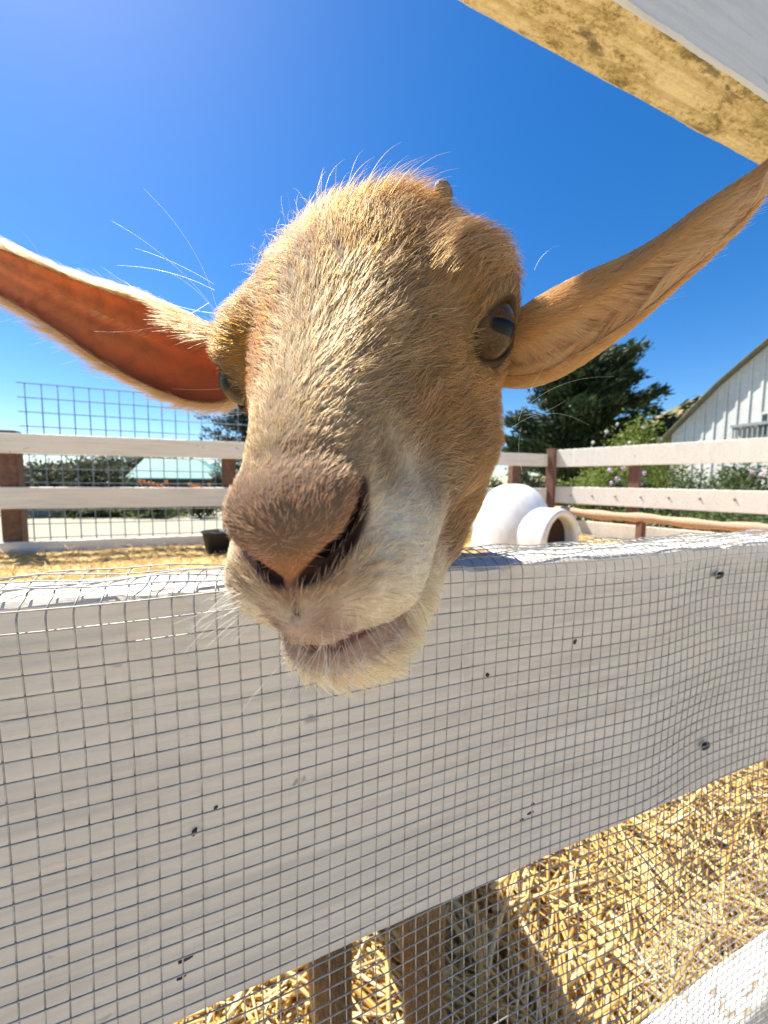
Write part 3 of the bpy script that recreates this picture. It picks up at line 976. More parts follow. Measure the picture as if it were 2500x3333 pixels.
def tri_sample(v, tris, weight, n, attrs):
    A, B, Cc = v[tris[:, 0]], v[tris[:, 1]], v[tris[:, 2]]
    nr = np.cross(B - A, Cc - A)
    ar = np.linalg.norm(nr, axis=1) * .5 * weight
    cdf = np.cumsum(ar); i = np.searchsorted(cdf, rng.random(n) * cdf[-1])
    r1, r2 = rng.random(n), rng.random(n)
    s = np.sqrt(r1); b = np.stack([1 - s, s * (1 - r2), s * r2], 1)
    t = tris[i]
    return [np.einsum('nk,nkj->nj', b, a[t]) if a.ndim == 2 else np.einsum('nk,nk->n', b, a[t]) for a in attrs]
def vnormals(v, tris):
    nr = np.cross(v[tris[:, 1]] - v[tris[:, 0]], v[tris[:, 2]] - v[tris[:, 0]])
    out = np.zeros_like(v)
    for j in range(3): np.add.at(out, tris[:, j], nr)
    return out / (np.linalg.norm(out, axis=1)[:, None] + 1e-12)
def unit(a): return a / (np.linalg.norm(a, axis=1)[:, None] + 1e-9)

tris = np.concatenate([Q[:, [0, 1, 2]], Q[:, [0, 2, 3]]])
VN = vnormals(P, tris)
cen = P[tris].mean(1)
ql = to_local(cen)
head_w = 1 - sstep(-130, -95, -(ql[:, 1] + 0)) if False else sstep(-125, -85, ql[:, 1])
far_w = np.where(cen[:, 1] > .62, .05, np.where(cen[:, 2] < .52, .42, .22))
wgt = np.where((np.linalg.norm(cen - HO, axis=1) < .19) & (ql[:, 1] > -100), 1.0, far_w)
front_w = 1.0 + .7 * sstep(70, 100, ql[:, 1])
wgt = wgt * front_w
NH = 270000
root, nor = tri_sample(P, tris, wgt, NH, [P, VN])
nor = unit(nor)
col, q, mk = coat(root)
x, y, z = q.T
keep = ~(inside_chain(q, NOS, NOSR, .7) | inside_chain(q, NOS2, NOS2R, .6) | inside_chain(q, MOUTH, [3.0, 2.8, 2.6, 2.6, 2.6, 2.2, 1.0], .4)
         | inside_chain(q, PHIL, PHILR, .2))
eyeop = (chain_dist(q, UPL, [1.9 + 1.2 * math.sin(math.pi * i / 14) for i in range(15)]) < -9) | (np.sqrt((np.abs(x) - EYE_C[0]) ** 2 + (y - EYE_C[1]) ** 2 + (z - EYE_C[2]) ** 2) < EYE_R + 1.6)
ball = ((np.abs(x) - EYE_C[0])) ** 2 + (y - EYE_C[1]) ** 2 + (z - EYE_C[2]) ** 2 < (EYE_R + .6) ** 2
keep &= ~eyeop & ~ball
lea = np.exp(-((mk['below'] + 2.2) / 3.0) ** 2) * sstep(106, 116, y) * (1 - sstep(15, 20, np.abs(x)))
keep &= rng.random(len(x)) > np.clip(lea * 1.15, 0, .97)
keep &= rng.random(len(x)) > np.clip(mk['phil'] * .55, 0, 1)
root, nor, col, q, x, y, z = root[keep], nor[keep], col[keep], q[keep], x[keep], y[keep], z[keep]
mk = {kk: vv[keep] for kk, vv in mk.items()}
n = len(root)
ishead = (np.linalg.norm(root - HO, axis=1) < .20) & (y > -105)
# direction the hair lies, in head space
ax_ = np.abs(x); sx_ = np.sign(x)
fl = np.zeros((n, 3))
fl[:, 1] = -1.0
fl[:, 0] = x / 42.0 * (1 + .5 * sstep(20, 60, y))
cheek = sstep(6, -30, 0 * z) if False else (1 - sstep(-30, 0, z))
fl[:, 2] = -.55 * cheek - .25 * sstep(35, 55, ax_)
# forehead: sweep up and out from a whorl between the eyes, crown stands up
crown = sstep(20, 45, -y) * sstep(10, 28, z) * (1 - .6 * sstep(22, 45, x))
fl[:, 0] += crown * (.35 + .5 * np.sin(x / 17.0)) 
fl[:, 2] += crown * .9
# upper lip and chin hair runs down and out
lipz = sstep(100, 122, y) * sstep(4, 12, mk['below'])
fl = fl * (1 - lipz)[:, None] + lipz[:, None] * np.stack([x / 16.0, -.15 + 0 * x, -1.0 + 0 * x], 1)
chin = sstep(85, 105, y) * (1 - sstep(-46, -34, z))
fl = fl * (1 - chin)[:, None] + chin[:, None] * np.stack([x / 26.0, .25 + 0 * x, -1.0 + 0 * x], 1)
# round the eyes the hair radiates
rad = np.stack([(ax_ - 60) * sx_ * .6, y - 14, z - 2], 1); rad /= np.linalg.norm(rad, axis=1)[:, None] + 1e-6
ne = (1 - sstep(14, 30, mk['dEye']))[:, None]
fl = fl * (1 - ne) + ne * (rad * 1.2 + fl * .3)
wv = np.stack([sines(q, 30, s_) for s_ in (21, 22, 23)], 1)
wv2 = np.stack([sines(q, 7, s_) for s_ in (31, 32, 33)], 1)
fl = unit(fl) + .20 * wv + .13 * wv2
fw = fl @ HB
# body: hair runs back and down; legs straight down
bodyd = np.array([0.02, .8, -.6])
legm = root[:, 2] < .5
fw = np.where(ishead[:, None], fw, np.where(legm[:, None], np.array([0, .1, -1.0]) + .15 * wv, bodyd + .25 * wv))
fw += rng.normal(size=(n, 3)) * .12
tang = unit(fw - nor * np.sum(fw * nor, 1)[:, None])
# lengths in mm and lift
ln = np.full(n, 12.0)
ln += 6 * sstep(10, -20, y) if False else 7 * sstep(-10, 20, -y) * sstep(0, 25, z)
ln += 8 * crown * (1 + .5 * np.exp(-((x + 5) / 26) ** 2)) * (.6 + .5 * sines(q, 24, 5))
ln = ln * (1 - .55 * sstep(60, 92, y)) 
ln = ln * (1 - np.clip(mk['pad'], 0, 1)) + 3.2 * np.clip(mk['pad'], 0, 1)
ln = ln * (1 - .55 * np.clip(mk['lip'], 0, 1)) * (1 - .62 * (1 - sstep(15, 26, mk['dEye'])))
ln += 9.0 * chin
wisp = (rng.random(n) < .05) & (crown > .35)
ln = np.where(wisp, ln * 1.0 + .5, ln)
ln = np.where(ishead, ln, np.where(legm, 8.0, 15.0))
ln *= rng.uniform(.65, 1.2, n)
bud = 1 - sstep(9, 20, np.sqrt((x - 46) ** 2 + (y + 58) ** 2 + (z - 40) ** 2))
ln *= 1 - .75 * bud
lift = .23 + .12 * rng.random(n) + .55 * crown * rng.random(n) + .15 * chin + .25 * np.clip(mk['pad'], 0, 1)
# clumps: pull tips towards a shared tip
lift = np.where(wisp, lift + .25 + .35 * rng.random(n), lift)
cell = np.where(crown > .3, 4.2, 2.3)
key = np.floor(q / cell[:, None] + wv2 * .4)
hsh = np.abs((key @ np.array([73856.093, 19349.663, 83492.791]))) % 1.0
K = 6
t = np.linspace(0, 1, K)
L = (ln * .001)[:, None, None]
dirv = tang + nor * lift[:, None]
pts = root[:, None, :] - nor[:, None, :] * .0004 + L * (dirv[:, None, :] * t[None, :, None] - nor[:, None, :] * (lift * .45)[:, None, None] * (t ** 2)[None, :, None])
side = np.cross(nor, tang)
bend = (hsh - .5) * .5 + rng.normal(size=n) * .13
pts += L * side[:, None, :] * bend[:, None, None] * (t ** 2)[None, :, None]
# clump convergence
_, inv_ = np.unique(key.round().astype(np.int64) @ np.array([1, 4099, 16785407]) * 2 + (cell > 3), return_inverse=True)
cnt = np.bincount(inv_)
mt = np.stack([np.bincount(inv_, pts[:, -1, j]) for j in range(3)], 1) / cnt[:, None]
pull = (.58 * ishead * (1 - wisp) * (1 - np.clip(mk['pad'], 0, 1)))[:, None, None] * (t ** 1.5)[None, :, None]
pts = pts * (1 - pull) + mt[inv_][:, None, :] * pull
r0 = (.09 - .02 * np.clip(mk['pad'], 0, 1)) * np.where(ishead, 1, 1.6) * rng.uniform(.7, 1.2, n) * .001
rad_ = r0[:, None] * (1 - .82 * t[None, :] ** 1.6)
tone = rng.normal(size=n) * .13 + (hsh - .5) * .26
col = np.clip(col * (1 + tone[:, None]), .02, .92)
padh = np.clip(mk['pad'], 0, 1)[:, None]
col = col * (1 - padh) + np.clip(col * 1.35, 0, .9) * padh
lightg = rng.random(n) < .10
darkg = (rng.random(n) < .24) & (col[:, 2] < .30) & (mk['pad'] < .3) & ishead
col[darkg] *= np.array([.55, .46, .36])
col[lightg] = col[lightg] * .6 + .30 * np.array([1, .93, .8])
add_hair("fur", pts, rad_, col, goat)

# fur on the ears
for E_ in EARS:
    ft = np.concatenate([E_['f'][:, [0, 1, 2]], E_['f'][:, [0, 2, 3]]])
    vn = vnormals(E_['v'], ft)
    cen_ = E_['v'][ft].mean(1)
    n = 44000
    wt = 1.0 + .35 * (1 - E_['inner'][ft].mean(1)) + 1.3 * (E_['edge'][ft].mean(1) > .6)
    r_, nn, T_, U_, inn, ed, uu = tri_sample(E_['v'], ft, wt, n, [E_['v'], vn, E_['T'], E_['up'], E_['inner'], E_['edge'], E_['u']])
    nn = unit(nn)
    sgn = np.sign(np.sum((r_ - E_['v'].mean(0)) * U_, 1))[:, None]
    d_ = unit(T_ + .35 * sgn * U_ * ed[:, None] + np.random.default_rng(3).normal(size=(n, 3)) * .16 + .25 * np.stack([sines(r_ * 1000, 9, s_) for s_ in (41, 42, 43)], 1) - .5 * inn[:, None] * U_)
    tg = unit(d_ - nn * np.sum(d_ * nn, 1)[:, None])
    ln = np.where(inn > .5, 13.0, 4.8) * rng.uniform(.6, 1.2, n) * .001 * (1 - .3 * uu)
    lf = np.where(inn > .5, .28, .14) + .1 * rng.random(n) + .25 * ed
    ln = ln * (1 + .5 * ed)
    p = r_[:, None, :] + ln[:, None, None] * ((tg + nn * lf[:, None])[:, None, :] * t[None, :, None] - nn[:, None, :] * (lf * .45)[:, None, None] * (t ** 2)[None, :, None])
    co = np.where((inn > .5)[:, None], C3(.76, .52, .27)[None] * (1 - ed[:, None] * .4) + CREAM[None] * ed[:, None] * .4, (TAN * 1.12)[None]) * (1 + rng.normal(size=n) * .12)[:, None]
    o = add_hair("fur", p, (rng.uniform(.06, .10, n) * .001)[:, None] * (1 - .8 * t[None, :] ** 1.6), np.clip(co, .02, .9), goat)

# whiskers and long guard hairs
wp, wr, wc = [], [], []
def whisker(p0, dirv_, length, bow, r=.11, c=(.86, .82, .74)):
    p0 = np.asarray(p0, float); d_ = np.asarray(dirv_, float); d_ /= np.linalg.norm(d_)
    b_ = np.asarray(bow, float)
    tt = np.linspace(0, 1, K)
    wp.append(p0[None] + d_[None] * (length * .001 * tt)[:, None] + b_[None] * (length * .001 * tt ** 2)[:, None])
    wr.append(r * .001 * (1 - .75 * tt)); wc.append(c)
rw = random.Random(5)
from mathutils.bvhtree import BVHTree
bvh = BVHTree.FromPolygons([tuple(p) for p in P[:]], [tuple(f) for f in Q.tolist()])
def surf(px, py):
    d_ = Vector(pt(px, py, 1.0) - CAM).normalized()
    hit = bvh.ray_cast(Vector(CAM), d_)
    return (np.array(hit[0]), np.array(hit[1])) if hit[0] is not None else (None, None)
for i in range(46):
    px, py = rw.uniform(790, 1260), 0
    py = 2020 + 90 * math.exp(-((px - 950) / 170) ** 2) + rw.uniform(-60, 55) - max(0, px - 1080) * .25
    s_, nn = surf(px, py)
    if s_ is None: continue
    lat = (px - 1010) / 250
    whisker(s_, nn * .5 + cR * (lat * .7 - .12) + cU * (-.55 + rw.uniform(-.3, .3)) - cF * .15, rw.uniform(7, 22), cR * rw.uniform(-.35, .35) - cU * rw.uniform(-.1, .35), rw.uniform(.05, .09))
for i in range(34):                                              # left side of the lips and chin
    px, py = rw.uniform(735, 800), rw.uniform(1900, 2110)
    s_, nn = surf(px, py)
    if s_ is None:
        s_, nn = surf(px + 60, py)
        if s_ is None: continue
    whisker(s_, -cR * .8 + cU * rw.uniform(-.75, -.05) + nn * .3, rw.uniform(7, 19), -cU * rw.uniform(-.05, .3), rw.uniform(.07, .12))
for i in range(22):                                              # under the chin
    px, py = rw.uniform(880, 1200), rw.uniform(2080, 2200)
    s_, nn = surf(px, py)
    if s_ is None: continue
    whisker(s_, -cU + cR * rw.uniform(-.9, .2) + nn * .3, rw.uniform(12, 30), cR * rw.uniform(-.4, .2), rw.uniform(.05, .09))
for (bx, by, tx, ty, bw) in ((660, 1010, 330, 670, .10), (655, 990, 455, 590, .12), (650, 1000, 300, 850, -.12), (640, 985, 420, 870, .06), (640, 1010, 360, 930, .1), (655, 980, 530, 805, .15), (640, 960, 305, 1060, -.14), (700, 1330, 560, 1335, -.05), (730, 1350, 600, 1395, .1), (735, 1370, 610, 1420, .12), (730, 1360, 690, 1440, .1), (1690, 1300, 1840, 1010, -.12), (1680, 1310, 1960, 1170, -.18), (1675, 1330, 1900, 1290, -.25), (1690, 1290, 1800, 1240, .15), (1730, 930, 1780, 845, -.3), (1680, 1270, 1760, 1245, .1), (1690, 1450, 1660, 1300, -.1)):
    w_ = .190 if bx < 1200 else .165
    bx += 38 if bx < 1200 else -25
    A_, B_ = pt(bx, by, w_ + .005), pt(tx, ty, w_ - .004)
    dv = B_ - A_
    perp = np.cross(dv / np.linalg.norm(dv), cF)
    L_ = np.linalg.norm(dv)
    bw = bw * 2.6
    A_ = A_ + cU * rw.uniform(-.016, .012) + cR * rw.uniform(0, .006)
    d_ = dv / L_ - perp * bw * 1.0
    whisker(A_, d_, L_ * 1000 * np.linalg.norm(d_), perp * bw, .075)
add_hair("whiskers", np.array(wp), np.array(wr), np.array(wc), goat)
# ------------------------------------------------------------------ straw bedding
def straw_mesh(name, xs, ys, zs, lens, rads, yaws, tilts, bends):
    """flattened four-sided stalks with one knee"""
    n = len(xs)
    d = np.stack([np.cos(yaws) * np.cos(tilts), np.sin(yaws) * np.cos(tilts), np.sin(tilts)], 1)
    s = np.stack([-np.sin(yaws), np.cos(yaws), np.zeros(n)], 1)
    up = np.cross(d, s)
    c = np.stack([xs, ys, zs], 1)
    rings = []
    for t in (-.5, .05, .5):
        off = c + d * (lens * t)[:, None] + up * (bends * lens * (.25 - t * t))[:, None] + s * (bends * lens * .6 * (.25 - t * t))[:, None]
        r = rads * (1.0 if t < .4 else .6)
        rings.append(np.stack([off + s * r[:, None], off + up * (r * .55)[:, None], off - s * r[:, None], off - up * (r * .55)[:, None]], 1))
    v = np.stack(rings, 1).reshape(-1, 3)                     # n,3,4
    base = np.arange(n)[:, None] * 12
    q = []
    for k_ in (0, 1):
        for j in range(4):
            q.append(np.stack([base[:, 0] + k_ * 4 + j, base[:, 0] + k_ * 4 + (j + 1) % 4, base[:, 0] + (k_ + 1) * 4 + (j + 1) % 4, base[:, 0] + (k_ + 1) * 4 + j], 1))
    q.append(base + np.array([[3, 2, 1, 0]])); q.append(base + np.array([[8, 9, 10, 11]]))
    me = mesh_np(name, v, np.concatenate(q))
    tone = np.repeat(np.random.default_rng(5).random(n), 12)
    at = me.attributes.new("tone", 'FLOAT', 'POINT')
    at.data.foreach_set("value", tone.astype(np.float32))
    return me
k = NT("straw_stalk")
ta = k.n("ShaderNodeAttribute", attribute_name="tone")
c = k.ramp(ta.outputs["Fac"], [(0.0, (.56, .34, .09)), (.25, (.77, .53, .17)), (.6, (.88, .68, .28)), (1.0, (.92, .80, .50))])
nz = k.noise(k.coords(), 140, 3, .6)
k.base(k.mix(k.ramp(nz, [(.4, (0, 0, 0)), (.7, (.4, .4, .4))]), c, (.46, .26, .06)))
tr = k.n("ShaderNodeBsdfTranslucent"); k.l(c, tr.inputs["Color"])
mx = k.n("ShaderNodeMixShader"); mx.inputs[0].default_value = .35
k.l(k.bsdf.outputs[0], mx.inputs[1]); k.l(tr.outputs[0], mx.inputs[2]); k.l(mx.outputs[0], k.out.inputs["Surface"])
k.set(Roughness=.45, Specular_IOR_Level=.45)
M['straw'] = k.m
def scatter(n, x0, x1, y0, y1, lmin, lmax, r0, r1, height, tilt):
    r = rng
    xs, ys = r.uniform(x0, x1, n), r.uniform(y0, y1, n)
    ok = xs < np.array([pen_right(y) for y in ys]) - .06
    xs, ys = xs[ok], ys[ok]; n = len(xs)
    g = np.array([straw_z(float(a), float(b)) for a, b in zip(xs, ys)])
    # heaps: clumped height and a common lie in each clump
    P_ = np.stack([xs, ys, np.zeros(n)], 1)
    heap = np.clip(.5 + .5 * sines(P_, .34, 61), 0, 1)
    lie = sines(P_, .5, 62) * 1.8 + r.normal(size=n) * .75
    return (xs, ys, g + r.random(n) ** 1.3 * height * (.35 + .65 * heap), r.uniform(lmin, lmax, n), r.uniform(r0, r1, n), lie, r.normal(size=n) * tilt, r.normal(size=n) * .12)
near_straw = scatter(30000, -.25, 2.6, FD + .06, 1.9, .04, .24, .0012, .0036, .055, .24)
long_straw = scatter(2600, -.25, 2.6, FD + .06, 1.9, .14, .36, .0026, .0052, .075, .16)
near_straw = tuple(np.concatenate([a_, b_]) for a_, b_ in zip(near_straw, long_straw))
tag(link("straw", straw_mesh("straw", *near_straw), M['straw']), "loose golden straw bedding behind the nearest fence", kind='stuff')
far_straw = scatter(15000, -3.6, 7.0, 1.7, FAR - .1, .08, .28, .0025, .0055, .07, .28)
tag(link("straw", straw_mesh("straw", *far_straw), M['straw']), "sunlit straw bedding across the far side of the pen", kind='stuff')

# ------------------------------------------------------------------ far fence and its corner
far = empty("board_fence", (0.5, FAR, 0), "shaded white three-rail fence across the back of the pen", "fence")
FM = (M['paint_far'],) * 3
for (z0, z1, zr) in ((1.225, 1.455, .06), (.588, .842, .03), (0.0, .205, .0)):
    plank("rail", (-4.2, FAR, z0), (CORNER[0] - .08, FAR, z0 + zr), z1 - z0, .045, FM, far, 60, .0012, .006, int(z0 * 100), (0, 1, 0))
for xp in (-2.70, -.35, 2.1, 4.55):
    w_ = .09
    link("post", box_mesh("post", (xp - w_, FAR + .047, 0), (xp + w_, FAR + .19, 1.50), .008), M['post'], far)
k = NT("corner_post_redwood")
g_ = k.noise(k.coords((14, 14, 1.5)), 4, 6, .6, .8)
k.base(k.ramp(g_, [(.3, (.085, .035, .022)), (.7, (.22, .105, .065))])); k.bump(g_, .5, .004); k.set(Roughness=.75)
M['redwood'] = k.m
right = empty("board_fence", (CORNER[0], CORNER[1], 0), "sunlit white rail fence with brown posts on the right side of the pen", "fence")
pA = Vector((CORNER[0] + .04, FAR - .02, 0)); pB = pA + RDIR * 3.9
RO = Vector((-RDIR.y, RDIR.x, 0))                                  # away from the pen
if RO.x < 0: RO = -RO
for (z0, z1) in ((1.275, 1.595), (.60, .905), (.06, .30)):
    plank("rail", pA + Vector((0, 0, z0)), pB + Vector((0, 0, z0 - .05)), z1 - z0, .045, FM, right, 60, .0015, .006, int(z0 * 77), RO)
for d_ in (-.02, 1.30, 3.55):
    c = pA + RDIR * d_ + RO * (.11 if d_ > 0 else -.035)
    hw = .075
    v = [c + RDIR * a + RO * b + Vector((0, 0, z_)) for z_ in (0, 1.62 if d_ < 0 else 1.30) for a, b in ((-hw, -.06), (hw, -.06), (hw, .06), (-hw, .06))]
    link("post", mesh_py("post", v, [(3, 2, 1, 0), (4, 5, 6, 7), (0, 1, 5, 4), (1, 2, 6, 5), (2, 3, 7, 6), (3, 0, 4, 7)]), M['redwood'], right)
# row of nail heads in the middle rail
nm = None
for i in range(9):
    c = pA + RDIR * (.35 + i * .36) + Vector((0, 0, .745)) - RO * .001
    if nm is None:
        bm = bmesh.new(); bmesh.ops.create_icosphere(bm, subdivisions=1, radius=.016); nm = bpy.data.meshes.new("nail"); bm.to_mesh(nm); bm.free(); nm.materials.append(M['nail'])
    o = bpy.data.objects.new("nail", nm); COL.objects.link(o); o.parent = right; o.location = c; o.matrix_parent_inverse = parent_world(right).inverted()
# peeled pole leaning along the inside of the fence
k = NT("peeled_pole"); g_ = k.noise(k.coords((2, 20, 20)), 3, 6, .6, .6)
k.base(k.ramp(g_, [(.3, (.36, .20, .115)), (.7, (.60, .40, .27))])); k.bump(g_, .6, .006); k.set(Roughness=.8)
pp = [pA + RDIR * s_ - RO * (.16 - s_ * .01) + Vector((0, 0, .465 - s_ * .032 + .008 * math.sin(s_ * 5))) for s_ in np.linspace(.15, 4.2, 26)]
v, f = tube(pp, [.075 + .012 * math.sin(i * 1.7) - .0006 * i for i in range(26)], 12)
pole = tag(link("wooden_pole", mesh_py("wooden_pole", v, f), k.m, None, True), "long peeled wooden pole set low along the sunlit right fence", "pole")
for s_ in (1.5, 3.3):                                              # short stubs carry the pole
    c = pA + RDIR * s_ - RO * .155
    link("stub_post", box_mesh("stub_post", (c.x - .05, c.y - .05, 0), (c.x + .05, c.y + .05, .42 - s_ * .03), .006), M['redwood'], pole)

# ------------------------------------------------------------------ wire stock panel behind the far fence
panel = empty("wire_fence", (-.2, FAR + .26, 0), "tall grey wire stock panel rising behind the far fence on the left", "wire fence")
py = FAR + .255
pz = [0.05 + .0 + i * .172 for i in range(13)]
ptop = 2.09
px0, px1 = -2.66, 2.40
def link_rod(a, b, r, mat, parent, name="wire"):
    v, f = tube([a, Vector(a).lerp(Vector(b), .5), b], r, 6)
    return link(name, mesh_py(name, v, f), mat, parent, True)
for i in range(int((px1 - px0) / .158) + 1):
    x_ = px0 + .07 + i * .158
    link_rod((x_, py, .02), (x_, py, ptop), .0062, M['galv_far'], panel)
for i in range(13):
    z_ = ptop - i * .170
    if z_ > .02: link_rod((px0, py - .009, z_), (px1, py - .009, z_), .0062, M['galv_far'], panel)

# ------------------------------------------------------------------ igloo dog house
k = NT("igloo_plastic"); nz = k.noise(k.coords(), 9, 5, .6)
k.base(k.ramp(nz, [(.35, (.66, .64, .61)), (.7, (.80, .79, .77))])); k.bump(nz, .15, .01); k.set(Roughness=.45)
M['igloo'] = k.m
IC = pt(1672, 1600, 5.0); IC[2] = 0
igloo = empty("igloo_dog_house", IC, "white plastic igloo dog house by the corner of the pen", "dog house")
def lathe(profile, center, sides=40):
    v, f = [], []
    for (r, z_) in profile:
        for i in range(sides):
            a = 2 * math.pi * i / sides
            v.append((center[0] + r * math.cos(a), center[1] + r * math.sin(a), center[2] + z_))
    for j in range(len(profile) - 1):
        for i in range(sides):
            a, b = j * sides + i, j * sides + (i + 1) % sides
            f.append((a, b, b + sides, a + sides))
    return v, f
IH, IR = .935, .56
prof = [(IR * math.cos(a) ** .78 if a < 1.565 else 0.004, .02 + (IH - .02) * math.sin(a)) for a in np.linspace(0, 1.57, 22)]
prof = [(IR + .03, 0.0), (IR + .03, .05), (IR + .005, .07)] + prof[1:]
v, f = lathe(prof, IC)
f.append(tuple(range((len(prof) - 1) * 40, len(prof) * 40)))
link("dome", mesh_py("dome", v, f), M['igloo'], igloo, True)
td = Vector((.22, -.975, 0)).normalized(); tn = Vector((-td.y, td.x, 0))
v, f = [], []
NS = 20
for (d_, r_) in ((.30, .40), (.70, .40), (.74, .385), (.74, .315), (.70, .30), (.34, .30)):
    for i in range(NS + 1):
        a = math.pi * i / NS
        v.append(Vector(IC) + td * d_ + tn * (math.cos(a) * r_) + Vector((0, 0, .22 * (1 if r_ > .3 else 1) + math.sin(a) * r_ * 1.02)))
    v.append(v[-1] - Vector((0, 0, .215))); v.insert(len(v) - NS - 2, v[len(v) - NS - 2] - Vector((0, 0, .215)))
W_ = NS + 3
for j in range(5):
    for i in range(W_ - 1):
        a = j * W_ + i
        f.append((a, a + 1, a + W_ + 1, a + W_))
link("entrance", mesh_py("entrance", v, f), M['igloo'], igloo, True)
k = NT("igloo_inside_shade"); k.base((.035, .014, .009)); k.set(Roughness=.95)  # dark plate set in the tunnel to stand for the shade inside
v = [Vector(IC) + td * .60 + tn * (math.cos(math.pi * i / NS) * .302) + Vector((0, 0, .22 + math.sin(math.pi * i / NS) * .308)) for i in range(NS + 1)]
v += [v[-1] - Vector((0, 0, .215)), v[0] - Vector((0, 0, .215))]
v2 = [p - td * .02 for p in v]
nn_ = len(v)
link("doorway_shade", mesh_py("doorway_shade", v + v2, [tuple(range(nn_)), tuple(range(nn_, 2 * nn_))[::-1]] + [(i, (i + 1) % nn_, nn_ + (i + 1) % nn_, nn_ + i) for i in range(nn_)]), k.m, igloo)

# ------------------------------------------------------------------ unidentified dark shape on the straw, built as a tub
TC = pt(715, 1806, 4.45)
k = NT("black_matte"); k.base((.012, .012, .013)); k.set(Roughness=.55)
v, f = lathe([(.002, .0), (.15, .0), (.19, .24), (.205, .25), (.205, .265), (.18, .265), (.14, .03), (.002, .03)], (0, 0, 0), 28)
me = mesh_py("tub", v, f)
tub = link("dark_tub_shape", me, k.m, None, True)
tub.location = (TC[0], TC[1], straw_z(TC[0], TC[1]) + .005)
tag(tub, "unidentified dark shape on the straw in front of the far fence, built as a tub", "tub")

# ------------------------------------------------------------------ foliage
def leaf_mat(name, dark, light, trans=.35):
    k = NT(name)
    nz = k.noise(k.coords(), 1.3, 4, .6); n2 = k.noise(k.coords(), 14.0, 3, .6)
    c = k.ramp(k.math('ADD', k.math('MULTIPLY', nz, .55), k.math('MULTIPLY', n2, .45)), [(.35, dark), (.65, light)])
    k.base(c)
    tr = k.n("ShaderNodeBsdfTranslucent"); k.l(c, tr.inputs["Color"])
    mx = k.n("ShaderNodeMixShader"); mx.inputs[0].default_value = trans
    k.l(k.bsdf.outputs[0], mx.inputs[1]); k.l(tr.outputs[0], mx.inputs[2]); k.l(mx.outputs[0], k.out.inputs["Surface"])
    k.set(Roughness=.6, Specular_IOR_Level=.3)
    return k.m
M['cypress'] = leaf_mat("cypress_leaf", (.014, .028, .012), (.055, .085, .028), .2)
M['shrub'] = leaf_mat("yellow_green_leaf", (.09, .13, .02), (.24, .29, .06), .4)
M['hedge'] = leaf_mat("hedge_leaf", (.028, .036, .016), (.10, .105, .05), .3)
M['bush'] = leaf_mat("bush_leaf", (.035, .055, .016), (.12, .16, .05), .35)
M['bark'] = mat_plain("bark", (.10, .075, .055), .9, .4, 20, .01)
M['petal_pink'] = mat_plain("pink_petal", (.72, .52, .62), .6, .2, 30)
M['petal_white'] = mat_plain("white_petal", (.75, .72, .66), .6, .15, 30)
M['petal_orange'] = mat_plain("orange_petal", (.75, .26, .02), .6, .25, 30)
def leaves(name, centers, radii, n, size, mat, parent, seed, flat=1.0, spiky=0.0, axis=None):
    r = np.random.default_rng(seed)
    C_ = np.asarray(centers, float); R_ = np.asarray(radii, float)
    if R_.ndim == 1: R_ = np.repeat(R_[:, None], 3, 1) * np.array([1, 1, flat])
    wt = np.prod(R_, 1) ** (2 / 3); i = r.choice(len(C_), n, p=wt / wt.sum())
    d = unit(r.normal(size=(n, 3)))
    rad = r.random(n) ** .45
    p = C_[i] + d * rad[:, None] * R_[i] * (1 + .22 * r.normal(size=(n, 1)))
    nrm_ = unit(d * .6 + r.normal(size=(n, 3)) * .7 + np.array([0, 0, .4]))
    if axis is not None: a = unit(np.asarray(axis)[i] + r.normal(size=(n, 3)) * .35)
    else: a = unit(d + r.normal(size=(n, 3)) * .8)
    b = unit(np.cross(nrm_, a))
    sz = size * r.uniform(.5, 1.4, n)[:, None]
    v = np.stack([p - a * sz, p + b * sz * .45, p + a * sz * (1 + spiky), p - b * sz * .45], 1).reshape(-1, 3)
    q_ = np.arange(n * 4).reshape(-1, 4)
    o = link(name, mesh_np(name, v, q_), mat, parent)
    return o
